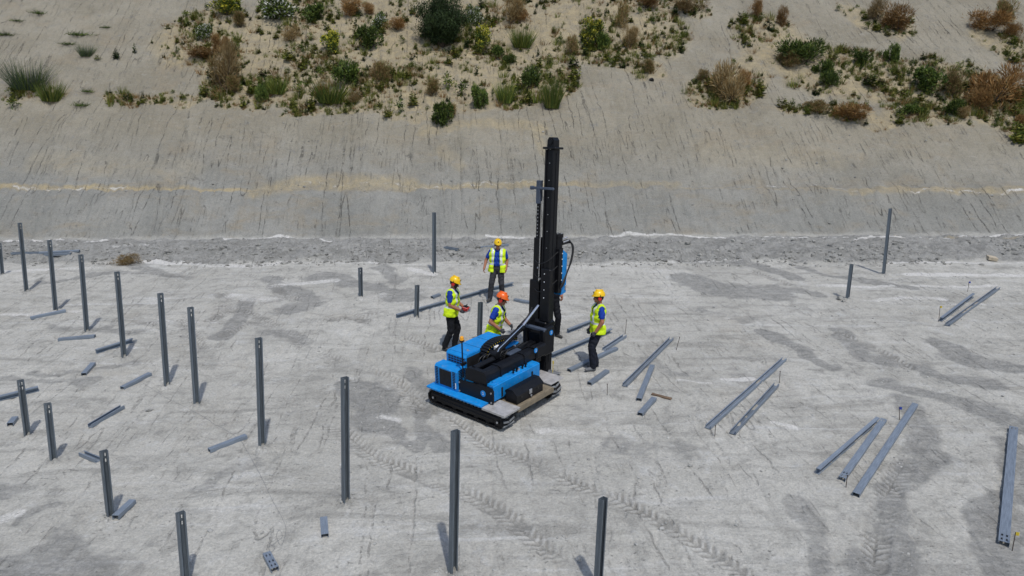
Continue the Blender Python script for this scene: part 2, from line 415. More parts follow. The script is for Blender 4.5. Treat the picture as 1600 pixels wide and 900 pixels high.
# wheel and crawler tracks
TRACKS = [([(210, 428), (300, 431), (350, 428)], .16), ([(280, 500), (312, 540), (350, 580), (400, 610)], .2), ([(330, 475), (400, 495), (460, 530), (520, 560), (560, 575)], .2), ([(380, 428), (420, 440), (450, 465), (520, 480), (600, 515), (680, 545)], .2), ([(385, 480), (430, 470), (480, 462)], .15),
 ([(350, 525), (390, 505), (430, 512)], .16), ([(470, 500), (540, 498), (590, 488)], .2), ([(400, 610), (470, 640), (530, 670), (580, 710), (640, 735), (690, 755), (740, 775), (790, 805), (830, 840), (880, 872), (930, 897), (980, 930)], .19), ([(690, 640), (750, 690), (800, 710), (850, 730), (900, 755), (960, 775), (1030, 812), (1085, 845), (1130, 872), (1180, 910)], .16), ([(560, 575), (620, 600), (665, 630)], .19),
 ([(540, 565), (620, 600), (660, 640)], .2), ([(200, 500), (280, 520), (330, 560)], .14), ([(345, 458), (360, 480), (330, 500)], .22), ([(1310, 520), (1380, 550), (1420, 575)], .16), ([(1180, 425), (1230, 445)], .14), ([(1440, 680), (1400, 745), (1375, 800), (1365, 880)], .2)]
for pts, w in TRACKS:
    d, S, D = stroke(gx + .05 * wx, gy + .05 * wy, px_path(pts, 10), w)
    m = (1 - sstep(w * .75, w * 1.1, d)) * (.12 + .88 * sstep(.36, .62, fbm(gx * .9, gy * .9, 57, 4)))
    lug = np.abs(((S + 0.8 * np.abs(D) + .02 * wx) / 0.125) % 1.0 - 0.5) * 2
    k = np.where(np.abs(D) < w * .08, 0.0, sstep(.35, .65, lug)) * sstep(.25, .5, fbm(gx * 3, gy * 3, 58, 3))
    rim = np.exp(-((d - w * 1.12) / (w * .22)) ** 2)
    disp += m * (0.026 * k - 0.022) + 0.006 * rim * (d < 3)
    trk = np.maximum(trk, m * (1 - k)); lugm = np.maximum(lugm, m * k)
# small heave of soil round each driven post
POST_BASES = []
def add_relief():
    global gz, dark
    g = on_ground
    r = 0.09 * (fbm(gx * .22, gy * .22, 11, 3) - .5) + 0.035 * (fbm(gx * .9, gy * .9, 12, 4) - .5) + 0.034 * (fbm(gx * 4, gy * 3.0, 13, 4) - .5) + 0.014 * (fbm(gx * 12, gy * 11, 14, 2) - .5)
    rill = np.abs(fbm(gx * 1.7 + .5 * wx + .1 * gy, gy * .28, 15, 3) - .5)
    r += -0.020 * (1 - sstep(0.0, 0.05, rill))
    gz = gz + g * r
    rb = fbm(gx * 2.3, gy * 2.3, 21, 4)
    gz = gz + in_band * (0.26 * (rb - .5) + 0.12 * (np.abs(fbm(gx * 7, gy * 7, 22, 3) - .5)) + .06 * (fbm(gx * 14, gy * 14, 26, 2) - .5))
    sx = gx + 0.17 * gs
    rl = np.abs(fbm(sx * 1.4 + .5 * wx, gs * .22, 23, 4) - .5)
    rough = fbm(gx * 1.6, gy * 1.6, 24, 4) - .5
    gz = gz + on_slope * (0.24 * rough + 0.09 * (fbm(gx * 5, gs * 4, 25, 4) - .5) - 0.06 * (1 - sstep(0, .06, rl)))
    gz = gz + veg * 0.14 * (fbm(gx * 4, gy * 4, 27, 3) - .5)
    gz = gz + g * disp
    for bx_, by_ in POST_BASES:
        sel = np.nonzero((np.abs(gx - bx_) < .5) & (np.abs(gy - by_) < .5))[0]
        rr = np.hypot(gx[sel] - bx_, gy[sel] - by_)
        nz = fbm(gx[sel] * 16, gy[sel] * 16, 77, 2)
        gz[sel] += 0.085 * np.exp(-(rr / .15) ** 2) * (nz * 1.6 - .3)
        dark[sel] = np.maximum(dark[sel], .75 * np.exp(-(rr / .14) ** 2))
_height_cache = {}
def ground_z(x, y):
    """height of the finished terrain mesh at a point (bilinear on the grid)"""
    s = y + 0.021 * x
    i = int(np.clip(np.searchsorted(rows, s) - 1, 0, NR - 2))
    fy = (s - rows[i]) / (rows[i + 1] - rows[i])
    zz = []
    for k in (i, i + 1):
        xs = GX[k]; j = int(np.clip(np.searchsorted(xs, x) - 1, 0, NC - 2))
        fx = (x - xs[j]) / (xs[j + 1] - xs[j])
        zz.append(gz[k * NC + j] * (1 - fx) + gz[k * NC + j + 1] * fx)
    return float(zz[0] * (1 - fy) + zz[1] * fy)

def terrain_material():
    k = NT('clay_ground')
    at = k.n('Attribute', attribute_name='masks'); at2 = k.n('Attribute', attribute_name='zones')
    s1 = k.n('SeparateColor'); k.l(at.outputs['Color'], s1.inputs[0])
    s2 = k.n('SeparateColor'); k.l(at2.outputs['Color'], s2.inputs[0])
    dk, tn, wh, trk_ = s1.outputs[0], s1.outputs[1], s1.outputs[2], at.outputs['Alpha']
    slope, band, veg_ = s2.outputs[0], s2.outputs[1], s2.outputs[2]
    P = k.coord()
    lug_ = at2.outputs['Alpha']
    n_big = k.noise(k.coord((.35, .35, .35)), 1.0, 5, 0.6, .4)
    n_mid = k.noise(P, 2.2, 8, 0.70, 0.4)
    n_clump = k.noise(k.coord((1, 1, 1), (31, 7, 0)), 7.0, 6, 0.7, 0.3)
    n_fine = k.noise(P, 26, 6, 0.75)
    n_grain = k.noise(P, 110, 3, 0.7)
    n_lat = k.noise(k.coord((.38, 1.7, 1)), 1.2, 7, 0.66, 1.2)      # streaks across the site
    n_fall = k.noise(k.coord((2.3, .62, .6)), 1.2, 7, 0.66, 0.9)    # runnels down the fall line
    # dry grey clay of the pad
    g = k.mix(k.ramp(n_big, .3, .7), (0.385, 0.376, 0.342), (0.472, 0.462, 0.424))
    g = k.mix(k.ramp(n_lat, .46, .72, 0, .80), g, (0.262, 0.257, 0.236))
    g = k.mix(k.ramp(n_fall, .52, .74, 0, .42), g, (0.235, 0.230, 0.212))
    g = k.mix(k.ramp(n_mid, .48, .72, 0, .72), g, (0.272, 0.266, 0.242))
    g = k.mix(k.ramp(n_mid, .30, .46, .6, 0), g, (0.49, 0.492, 0.478))
    g = k.mix(k.ramp(n_clump, .55, .75, 0, .35), g, (0.23, 0.228, 0.212))
    warm = k.noise(k.coord((.6, .6, .6), (13, 5, 2)), 1.0, 5, .6, .4)
    g = k.mix(k.ramp(warm, .55, .75, 0, .30), g, (0.36, 0.33, 0.275))
    lat2 = k.noise(k.coord((.22, 2.2, 1), (3.7, 1.1, 0)), 1.0, 6, 0.68, 1.0)
    g = k.mix(k.ramp(lat2, .56, .72, 0, .6), g, (0.53, 0.53, 0.515))
    # slope: grey marl, warmer towards the top
    hi = k.n('SeparateXYZ'); k.l(k.tc.outputs['Object'], hi.inputs[0])
    upz = k.ramp(k.math('ADD', hi.outputs[2], k.math('MULTIPLY', n_mid, 1.5)), 5.0, 8.5)
    sl = k.mix(k.ramp(n_big, .32, .68), (0.204, 0.205, 0.188), (0.262, 0.260, 0.238))
    sl = k.mix(k.math('MULTIPLY', upz, .9), sl, k.mix(k.ramp(n_big, .32, .68), (0.222, 0.200, 0.150), (0.276, 0.252, 0.196)))
    sl = k.mix(k.ramp(k.noise(k.coord((.5, .5, 1.2), (9, 2, 0)), 1.0, 6, .65, .5), .48, .72, 0, .65), sl, (0.250, 0.214, 0.155))
    sl = k.mix(k.ramp(n_mid, .52, .74, 0, .40), sl, (0.140, 0.137, 0.124))
    sl = k.mix(k.ramp(n_mid, .28, .44, .5, 0), sl, (0.295, 0.287, 0.258))
    sl = k.mix(k.ramp(n_clump, .52, .74, 0, .32), sl, (0.140, 0.135, 0.120))
    b = k.mix(k.ramp(n_mid, .35, .65), (0.205, 0.204, 0.190), (0.305, 0.303, 0.286))
    b = k.mix(k.ramp(n_clump, .56, .70, 0, .5), b, (0.115, 0.113, 0.102))
    c = k.mix(slope, k.mix(band, g, b), sl)
    # tan soil
    tfac = k.math('MULTIPLY', tn, k.ramp(k.math('ADD', n_mid, k.math('MULTIPLY', n_fine, .35)), .45, .78, 1.0, .55))
    tcol = k.mix(k.ramp(n_mid, .35, .65), (0.375, 0.308, 0.182), (0.290, 0.235, 0.138))
    c = k.mix(tfac, c, tcol)
    # disturbed dark clay with ragged edges
    rag = k.math('MULTIPLY', k.math('SUBTRACT', k.math('ADD', n_mid, k.math('ADD', k.math('MULTIPLY', n_clump, .6), k.math('MULTIPLY', n_fine, .4))), 1.0), 1.2)
    scuff = k.noise(k.coord((3.0, 9.0, 1), (8, 2, 0)), 1.0, 6, .7, .8)
    dfac = k.math('MULTIPLY', k.ramp(k.math('ADD', dk, k.math('MULTIPLY', rag, 1.5)), .05, .70), k.ramp(scuff, .34, .66, 1.0, .55))
    c = k.mix(k.math('MULTIPLY', dfac, .85), c, k.mix(k.ramp(n_clump, .35, .65), (0.165, 0.166, 0.158), (0.245, 0.245, 0.236)))
    wfac = k.ramp(k.math('ADD', wh, k.math('MULTIPLY', k.math('SUBTRACT', k.math('ADD', k.math('ADD', n_mid, k.math('MULTIPLY', n_lat, .8)), k.math('MULTIPLY', n_fine, .5)), 1.15), 1.3)), .30, .85)
    c = k.mix(k.math('MULTIPLY', wfac, .85), c, (0.58, 0.57, 0.545))
    c = k.mix(k.math('MULTIPLY', trk_, .60), c, (0.175, 0.172, 0.158))
    c = k.mix(k.math('MULTIPLY', lug_, .34), c, (0.46, 0.455, 0.435))
    # cracks: level lines of stretched noise
    wob = k.noise(P, 2.4, 4, .6)
    def fissure(fx, fy, off, level, width, skewx):
        cx = k.math('ADD', k.math('ADD', k.math('MULTIPLY', hi.outputs[0], fx), k.math('MULTIPLY', hi.outputs[1], skewx * fx)), k.math('MULTIPLY', wob, .34))
        cy = k.math('MULTIPLY', hi.outputs[1], fy)
        cv = k.n('CombineXYZ'); k.l(cx, cv.inputs[0]); k.l(cy, cv.inputs[1]); cv.inputs[2].default_value = off
        n_ = k.noise(cv.outputs[0], 1.0, 1.0, .5)
        sh = k.n('VectorMath', operation='ADD'); k.l(cv.outputs[0], sh.inputs[0]); sh.inputs[1].default_value = (.06, 0, 0)
        n2 = k.noise(sh.outputs[0], 1.0, 1.0, .5)
        grad = k.math('MAXIMUM', k.math('MULTIPLY', k.math('ABSOLUTE', k.math('SUBTRACT', n2, n_)), fx / .06), .22)
        dist_m = k.math('DIVIDE', k.math('ABSOLUTE', k.math('SUBTRACT', n_, level)), grad)      # metres to the crack line
        return k.ramp(dist_m, width * .35, width, 1, 0)
    broad = k.ramp(k.noise(k.coord((.5, .35, .35), (4, 4, 4)), 1.0, 4, .6), .42, .58)
    gaps = k.ramp(k.noise(k.coord((1, 1, 1), (2, 8, 3)), 1.6, 4, .7), .38, .54)
    chop = k.ramp(k.noise(k.coord((1, .7, .7), (5, 1, 3)), 8.0, 3, .7), .40, .56)
    c1 = k.math('MULTIPLY', k.math('MULTIPLY', fissure(1.9, .16, 3.0, .5, .022, .14), broad), gaps)
    c2 = k.math('MULTIPLY', k.math('MULTIPLY', fissure(3.0, .26, 11.0, .47, .017, .10), k.ramp(broad, 0, 1, 1, .25)), k.ramp(k.noise(P, 1.1, 4, .7), .46, .60))
    c3 = k.math('MULTIPLY', fissure(.8, 1.3, 21.0, .5, .014, .3), k.ramp(k.noise(P, .7, 4, .6), .56, .64))
    crs = k.math('MULTIPLY', k.math('MAXIMUM', c1, k.math('MAXIMUM', k.math('MULTIPLY', c2, .85), k.math('MULTIPLY', c3, .5))), k.math('MAXIMUM', slope, .50))
    crs = k.math('MULTIPLY', crs, k.math('ADD', k.math('MULTIPLY', chop, .75), .25))
    speck = k.math('MULTIPLY', k.ramp(k.noise(k.coord((1, 1.5, 1.5), (3, 3, 9)), 13.0, 4, .72), .61, .69), k.ramp(k.noise(P, 1.4, 5, .7), .44, .62))
    pit = k.math('MULTIPLY', k.ramp(k.noise(k.coord((1, 1.3, 1.3)), 4.5, 5, .78), .64, .74), k.math('MAXIMUM', k.math('MULTIPLY', slope, .22), k.math('MAXIMUM', k.math('MULTIPLY', band, .9), .12)))
    crs = k.math('MAXIMUM', crs, k.math('MAXIMUM', pit, k.math('MULTIPLY', speck, k.math('MAXIMUM', slope, .55))))
    stri = k.noise(k.coord((13, 1.5, 1.5)), 1.0, 5, .65, .6)
    c = k.mix(k.math('MULTIPLY', slope, k.ramp(stri, .50, .74, 0, .20)), c, (0.115, 0.112, 0.098))
    lam = k.noise(k.coord((1.2, 9, 9), (3, 3, 3)), 1.0, 5, .7, .5)
    c = k.mix(k.math('MULTIPLY', slope, k.ramp(lam, .52, .72, 0, .30)), c, (0.32, 0.31, 0.28))
    c = k.mix(k.math('MULTIPLY', crs, .66), c, (0.066, 0.063, 0.056))
    # grain
    gr = k.math('ADD', k.ramp(n_fine, .25, .75, .78, 1.22), k.ramp(n_grain, .2, .8, -.10, .10))
    sc = k.n('VectorMath', operation='SCALE'); k.l(c, sc.inputs[0]); k.l(gr, sc.inputs['Scale'])
    hgt = k.math('ADD', k.math('ADD', k.math('MULTIPLY', n_fine, .55), k.math('MULTIPLY', n_clump, 1.3)), k.math('MULTIPLY', crs, -1.4))
    hgt = k.math('ADD', hgt, k.math('MULTIPLY', n_grain, .14))
    return k.out(sc.outputs[0], 0.95, k.bump(hgt, 0.8, 0.04), 0, 0.12)
M['ground'] = terrain_material()
def build_terrain():
    add_relief()
    idx = np.arange(NR * NC).reshape(NR, NC)
    co = np.stack([gx, gy, gz], 1).astype(np.float32)
    for name, r0, r1 in (('ground', 0, n_ground), ('hillside', n_ground, NR - 1)):
        ids = idx[r0:r1 + 1]
        sub = co[ids.ravel()]
        nr, nc = ids.shape
        l = np.arange(nr * nc).reshape(nr, nc)
        q = np.stack([l[:-1, :-1], l[:-1, 1:], l[1:, 1:], l[1:, :-1]], -1).reshape(-1, 4).astype(np.int32)
        if name == 'ground':
            ctr = sub[q].mean(1)
            q = q[np.hypot(ctr[:, 0] - HOLE.x, ctr[:, 1] - HOLE.y) > 0.048]
        me = bpy.data.meshes.new(name)
        me.vertices.add(len(sub)); me.vertices.foreach_set('co', sub.ravel())
        me.loops.add(q.size); me.loops.foreach_set('vertex_index', q.ravel())
        me.polygons.add(len(q)); me.polygons.foreach_set('loop_start', np.arange(0, q.size, 4, dtype=np.int32))
        me.polygons.foreach_set('use_smooth', np.ones(len(q), bool))
        me.update(calc_edges=True)
        f = ids.ravel()
        a = me.attributes.new('masks', 'FLOAT_COLOR', 'POINT')
        a.data.foreach_set('color', np.stack([dark[f], tan[f], white[f], trk[f]], 1).astype(np.float32).ravel())
        a = me.attributes.new('zones', 'FLOAT_COLOR', 'POINT')
        a.data.foreach_set('color', np.stack([on_slope[f], in_band[f], veg[f], lugm[f]], 1).astype(np.float32).ravel())
        me.materials.append(M['ground'])
        o = bpy.data.objects.new(name, me); COL.objects.link(o)
        tag(o, kind='structure')
HOLE = pick(233, 640)
# ---------------------------------------------------------------- galvanised channel sections
def channel_mesh(name, L, mat='galv', web=0.115, flange=0.062, lip=0.020, top_slots=(), end_slots=()):
    """C section along +X from 0 to L; the web lies in the plane z=0 facing -Z, the open side faces +Z.
    slots: list of distances from the ends where pairs of slots are cut through the web"""
    h = web / 2
    prof = [(-h + lip, flange), (-h, flange), (-h, 0.0), (-h * .62, 0), (-h * .28, 0), (h * .28, 0), (h * .62, 0), (h, 0.0), (h, flange), (h - lip, flange)]
    cuts = {0.0, L}
    holes = []
    for d in end_slots: cuts |= {d, d + .05}; holes.append((d, d + .05))
    for d in top_slots: cuts |= {L - d - .05, L - d}; holes.append((L - d - .05, L - d))
    n = max(2, int(L / .5))
    for i in range(1, n): cuts.add(round(L * i / n, 4))
    xs = sorted(cuts)
    V = [(x, y, z) for x in xs for (y, z) in prof]
    m = len(prof); Fc = []
    for i in range(len(xs) - 1):
        mid = (xs[i] + xs[i + 1]) / 2
        for j in range(m - 1):
            if j in (3, 5) and any(a < mid < b for a, b in holes): continue
            Fc.append((i * m + j, (i + 1) * m + j, (i + 1) * m + j + 1, i * m + j + 1))
    me = bpy.data.meshes.new(name); me.from_pydata(V, [], Fc); me.materials.append(M[mat]); me.update()
    return me
def add_channel(name, me, mw):
    o = link_mesh(name, me)
    o.matrix_world = mw
    so = o.modifiers.new('gauge', 'SOLIDIFY'); so.thickness = 0.0055; so.offset = 0.0
    return o
ROW = Vector((0.715, -0.70, 0)).normalized()
def upright(top, base, label, group, L=None, yaw=0.0, slots=(.05, .14), lean=True):
    b = pick(*base)
    if L is None:
        L = min((i * .01 for i in range(30, 320)), key=lambda l: abs(px_of(b + Vector((0, 0, l)))[1] - top[1]))
    # small lean sideways so that the head stands where the photo has it
    best = min((i * .004 for i in range(-15, 16)), key=lambda s: abs(px_of(b + Vector((s * L, 0, L)))[0] - top[0]))
    ax = Vector((best if lean else 0, 0, 1)).normalized()
    bury = 0.14
    op = (Matrix.Rotation(yaw, 3, 'Z') @ ROW); op = (op - ax * op.dot(ax)).normalized()     # open side
    side = op.cross(ax)
    R = Matrix((ax, side, op)).transposed()
    if R.determinant() < 0: R = Matrix((ax, -side, op)).transposed()
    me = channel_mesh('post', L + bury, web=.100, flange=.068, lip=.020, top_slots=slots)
    POST_BASES.append((b.x, b.y))
    POSTS.append((me, R, b - ax * bury - op * .037, label, group))
POSTS = []
LYING = []
def lying(a, b, label, face='down', group='channel sections lying on the ground', web=.115, flange=.062, slots=False, lift=0.0, name='steel_channel'):
    LYING.append((pick(*a), pick(*b), label, face, group, web, flange, slots, lift, name))
G1, G2 = 'tall driven posts', 'short driven posts'
tall = [((31, 348), (41.6, 456.5), 'tall upright post farthest back in the long diagonal row at left'),
 ((77, 375), (87, 486), 'tall upright post second from the back of the long diagonal row'),
 ((126.5, 398), (136, 518.5), 'tall upright post third from the back of the long diagonal row'),
 ((183, 424.5), (194, 558.4), 'tall upright post fourth from the back, a channel crossing behind its foot'),
 ((250.5, 458), (261, 602), 'tall upright post fifth from the back, just left of a close neighbour'),
 ((297.5, 480), (307.5, 633), 'tall upright post sixth from the back, just right of a close neighbour'),
 ((404, 528), (409.5, 700), 'tall upright post third from the front of the long diagonal row'),
 ((539, 590), (540.5, 788), 'tall upright post second from the front of the long diagonal row, left of the machine'),
 ((712, 673), (708, 895), 'tall upright post nearest the viewer, standing in front of the blue machine'),
 ((678.5, 332), (678.5, 427), 'tall upright post behind the workers at the edge of the rubble strip'),
 ((1391.5, 326), (1380.5, 429), 'tall upright post at far right against the slope')]
for t, b, l in tall: upright(t, b, l, G1)
short_ = [((32, 594), (43, 680), 'short upright post at left with a channel lying behind it'),
 ((74, 630), (84, 720), 'short upright post second in the front left row'),
 ((162, 704), (173, 810), 'short upright post with a short channel leaning near its foot, front left row'),
 ((282, 801), (291, 912), 'short upright post cut off by the bottom edge at left'),
 ((-1, 380), (4, 430), 'upright post cut off by the left edge of the picture'),
 ((563, 418), (564, 467), 'short upright post standing alone left of the workers'),
 ((652, 446), (651, 498), 'short upright post beside the long channel, left of the worker with the controls'),
 ((751, 472), (749, 540), 'short upright post behind the blue engine cover'),
 ((1331, 413), (1324, 468), 'short upright post at right in front of the tall far post'),
 ((943, 779), (934, 925), 'upright post cut off by the bottom edge, right of the nearest tall post')]
for t, b, l in short_: upright(t, b, l, G2)
LY = [((18, 397), (61, 395.5), 'thin channel behind the farthest tall post at left', 'up', 0), ((62, 398.5), (125, 395.5), 'long thin channel behind the second and third tall posts', 'down', 0), ((70, 400), (112, 399.5), 'channel lying directly in front of the long thin one at far left', 'down', 0),
 ((48, 498), (103, 487), 'channel lying at the foot of the second tall post', 'down', 0), ((92, 532), (149, 528), 'channel lying in front of the third tall post', 'down', 0), ((151, 553), (208, 535), 'channel crossing behind the foot of the fourth tall post', 'side', 0),
 ((131, 586), (146, 570), 'stubby channel offcut left of centre among the left posts', 'down', 0), ((191, 607), (235, 586), 'channel lying left of the fifth tall post', 'down', 0), ((-8, 626), (61, 610), 'channel lying behind the short post at the left edge', 'side', 0),
 ((141, 666), (192, 637), 'open channel lying upward left of the small round hole', 'up', 0), ((16, 664), (24, 653), 'tiny channel offcut near the left edge', 'down', 0), ((154, 721), (128, 710), 'short open channel between two short posts at left', 'up', 0),
 ((181, 815), (208, 788), 'short channel beside the foot of a short post, front left', 'down', 0), ((327, 706), (385, 684), 'channel lying left of the third tall post from the front', 'down', 0), ((508, 843), (506, 816), 'stubby channel lying end-on near the bottom, left of centre', 'down', 0), ((430, 896), (417, 870), 'stubby channel with slots at the bottom edge', 'down', 1),
 ((620, 499), (752, 458), 'long channel lying behind the worker with the controls', 'side', 0), ((748, 459), (802, 445), 'channel lying under the walking worker', 'side', 0), ((675, 467), (687, 463), 'tiny channel offcut left of the worker with the controls', 'down', 0), ((695, 388), (716, 393), 'short open channel on the rubble strip right of the tall post', 'up', 0),
 ((751, 387), (795, 386), 'channel on the rubble strip behind the walking worker', 'down', 0), ((804, 469), (846, 478), 'channel lying left of the drill mast', 'down', 0), ((720, 489), (733, 485), 'short channel right of the hands holding the controls', 'down', 0),
 ((862, 560), (955, 520), 'long channel running from the mast foot behind the worker at right', 'side', 0), ((887, 521), (925, 505), 'short channel between the mast and the worker at right', 'side', 0), ((889, 581), (963, 547), 'channel lying under the feet of the worker at right', 'down', 0), ((944, 549), (976, 527), 'open channel just right of the standing worker', 'up', 0),
 ((921, 601), (949, 582), 'stubby channel in front of the worker at right', 'down', 0), ((976, 605), (1049, 531), 'long open channel right of the worker, one end near a thin pin', 'up', 0), ((998, 628), (1019, 575), 'channel meeting the long open one at an angle', 'down', 0), ((1000, 649), (1022, 627), 'stubby channel beside the brown wooden batten', 'down', 0),
 ((1106, 671), (1225, 564), 'longest open channel in the middle of the right side', 'up', 0), ((1145, 678), (1213, 605), 'open channel lying parallel to the longest one', 'up', 0), ((1277, 739), (1370, 661), 'leftmost of the three fanned channels at right', 'side', 0), ((1315, 750), (1380, 660), 'middle of the three fanned channels at right, slotted end', 'down', 1),
 ((1337, 775), (1429, 637), 'rightmost and longest of the three fanned channels', 'down', 0), ((1568, 850), (1583, 673), 'wide channel at the right edge with slots in its near end', 'down', 1), ((1470, 502), (1520, 465), 'shorter of the two channels at far right by the flag pins', 'side', 0), ((1480, 509), (1559, 452), 'longer of the two channels at far right by the flag pins', 'up', 0)]
for a, b, l, fc, sl in LY: lying(a, b, l, fc, slots=bool(sl), web=.13 if 'wide' in l else .102)
def build_steel():
    for me, R, p, label, group in POSTS:
        mw = R.to_4x4(); mw.translation = p
        tag(add_channel('upright_post', me, mw), label, 'post', group)
    for a, b, label, face, group, web, fl, sl, lift, name in LYING:
        a, b = a.copy(), b.copy()
        d2 = (b - a); L = d2.length
        zs = [ground_z(*(a.lerp(b, t).xy)) for t in (0, .25, .5, .75, 1)]
        mid = macro(*a.lerp(b, .5).xy)
        A = np.polyfit([0, .25, .5, .75, 1], zs, 1)
        off = max(z - (A[1] + A[0] * t) for z, t in zip(zs, (0, .25, .5, .75, 1))) * .6 + lift
        a.z, b.z = A[1] + off, A[0] + A[1] + off
        ax = (b - a).normalized(); up = Vector((-GB, -GA, 1)); up = (up - ax * up.dot(ax)).normalized(); side = up.cross(ax)
        tilt = random.uniform(-.06, .06)
        up, side = up * math.cos(tilt) + side * math.sin(tilt), side * math.cos(tilt) - up * math.sin(tilt)
        if face == 'down': Z, Y, o = -up, -side, up * fl               # web on top
        elif face == 'up': Z, Y, o = up, side, up * .004
        else: Z, Y, o = side, -up, up * web / 2 - side * fl / 2         # lying on a flange, web towards the back
        if face == 'side' and Z.y > 0: Z, Y, o = -side, up, up * web / 2 + side * fl / 2
        R = Matrix((ax, Y, Z)).transposed()
        if R.determinant() < 0: R = Matrix((ax, -Y, Z)).transposed()
        mw = R.to_4x4(); mw.translation = a + o
        me = channel_mesh('channel', (b - a).length, 'galv_skylit', web, fl, .018, end_slots=(.04, .14) if sl else (), top_slots=(.06,) if sl else ())
        tag(add_channel(name, me, mw), label, 'steel channel', group)
# ---------------------------------------------------------------- tracked pile driver
MU, MV, MN = Vector((0.7769083, -0.62796782, -0.04549629)), Vector((0.62842389, 0.76897244, 0.1173235)), Vector((-0.03868999, -0.11974056, 0.99205105))
M_ORG = Vector((-0.07598819, 12.37417006, CAM_H - 5.04940121))
def build_machine():
    rig = empty('pile_driver', 'blue and black tracked pile driving machine with a tall black mast', 'pile driver')
    R = Matrix((MU, MV, MN)).transposed()
    mw = R.to_4x4(); mw.translation = M_ORG + MN * 0.005
    rig.matrix_world = mw
    B = bmesh.new
    # ---- crawler tracks
    lug_bm = B()
    for sy in (-1, 1):           # one chevron cleat, lying in the xy plane, 0.34 wide
        pts = [(-.03, .008 * sy), (.014, .008 * sy), (.058, .15 * sy), (.018, .15 * sy)]
        lo = [lug_bm.verts.new((x, y, 0)) for x, y in pts]; hi = [lug_bm.verts.new((x * .8 + .004, y * .97, .022)) for x, y in pts]
        for i in range(4): _face(lug_bm, [lo[i], lo[(i + 1) % 4], hi[(i + 1) % 4], hi[i]])
        _face(lug_bm, hi)
    lug_me = bpy.data.meshes.new('track_lug'); bmesh.ops.recalc_face_normals(lug_bm, faces=lug_bm.faces); lug_bm.to_mesh(lug_me); lug_bm.free(); lug_me.materials.append(M['lug'])
    L0, L1, RAD = -1.98, 0.0, 0.145
    def loop_pt(s):
        """point and outward normal along the belt loop (u, w)"""
        a, b = L0 + RAD + .02, L1 - RAD - .02
        ln, arc = b - a, math.pi * RAD
        s = s % (2 * ln + 2 * arc)
        zc = RAD + .022
        if s < ln: return (a + s, zc - RAD), (0, -1), (1, 0)
        s -= ln
        if s < arc:
            t = -math.pi / 2 + s / RAD; return (b + RAD * math.cos(t), zc + RAD * math.sin(t)), (math.cos(t), math.sin(t)), (-math.sin(t), math.cos(t))
        s -= arc
        if s < ln:
            sag = -0.012 * math.sin(math.pi * s / ln); return (b - s, zc + RAD + sag), (0, 1), (-1, 0)
        s -= ln
        t = math.pi / 2 + s / RAD; return (a + RAD * math.cos(t), zc + RAD * math.sin(t)), (math.cos(t), math.sin(t)), (-math.sin(t), math.cos(t))
    total = 2 * (L1 - L0 - 2 * RAD - .04) + 2 * math.pi * RAD
    for v0, v1 in ((0.0, 0.33), (1.57, 1.90)):
        du = 0 if v0 < 1 else -.06
        N = 120
        bm = B(); ring = []
        for i in range(N):
            (x, z), (nx, nz), _ = loop_pt(total * i / N)
            ring.append([bm.verts.new((x + du, v0, z)), bm.verts.new((x + du, v1, z)), bm.verts.new((x + du - nx * .028, v1, z - nz * .028)), bm.verts.new((x + du - nx * .028, v0, z - nz * .028))])
        for i in range(N):
            a, b = ring[i], ring[(i + 1) % N]
            for j in range(4): _face(bm, [a[j], b[j], b[(j + 1) % 4], a[(j + 1) % 4]])
        belt = finish('track_belt', bm, M['rubber'], rig)
        n = int(total / .092)
        for i in range(n):
            (x, z), (nx, nz), (tx, tz) = loop_pt(total * i / n)
            o = link_mesh('track_lug', lug_me, belt)
            o.matrix_local = Matrix(((tx, 0, nx, x + du), (0, 1, 0, (v0 + v1) / 2), (tz, 0, nz, z), (0, 0, 0, 1)))
        bm = B()
        bx(bm, (L0 + .16 + du, v0 + .06, .085), (L1 - .16 + du, v1 - .06, .215), .012)
        bx(bm, (L0 + .26 + du, v0 + .012, .10), (L1 - .26 + du, v0 + .07, .19), .012)
        bx(bm, (-1.25 + du, v0 + .004, .12), (-1.02 + du, v0 + .03, .18), .006); bx(bm, (L0 + .12 + du, v0 + .01, .18), (L1 - .12 + du, v0 + .05, .262), .02)
        finish('track_frame', bm, M['black'], rig)
        for x in (L0 + .157, L1 - .157):
            bm = B()
            cyl(bm, (x + du, v0 + .025, .157), (x + du, v1 - .025, .157), .105, n=22)
            cyl(bm, (x + du, v0 + .005, .157), (x + du, v0 + .03, .157), .045, n=14)
            w = finish('track_wheel', bm, M['black'], rig, True, 40)
            bm = B(); cyl(bm, (x + du, v0 - .004, .157), (x + du, v0 + .01, .157), .022, n=10); finish('wheel_nut', bm, M['steel'], w)
        for i in range(5):
            x = L0 + .42 + i * .285 + du
            bm = B(); cyl(bm, (x, v0 + .03, .085), (x, v1 - .03, .085), .05, n=14); finish('track_roller', bm, M['black'], rig, True, 40)
    # ---- decks
    bm = B(); prism(bm, [(-.03, .352), (-.03, .378), (.0, .39), (.30, .39), (.30, .352)], 0, -1.96, -.505); finish('fender', bm, M['blue'], rig)
    bm = B(); prism(bm, [(1.58, .335), (1.58, .385), (1.96, .385), (1.96, .335)], 0, -1.96, -.69); finish('fender', bm, M['blue'], rig)
    def tread(u0, u1, v0, v1, top, mat, name):
        bm = B(); bx(bm, (u0, v0, top - .012), (u1, v1, top), .002)
        o = finish(name, bm, mat, rig)
        bm = B(); i = 0
        x = u0 + .03
        while x < u1 - .02:
            y = v0 + .03 + (.02 if i % 2 else 0)
            j = 0
            while y < v1 - .02:
                a = math.radians(45 if (i + j) % 2 else -45)
                box(bm, (x, y, top + .0005), (.028, .008, .006), Matrix.Rotation(a, 3, 'Z'))
                y += .04; j += 1
            x += .04; i += 1
        finish('raised_tread', bm, mat, o)
        return o
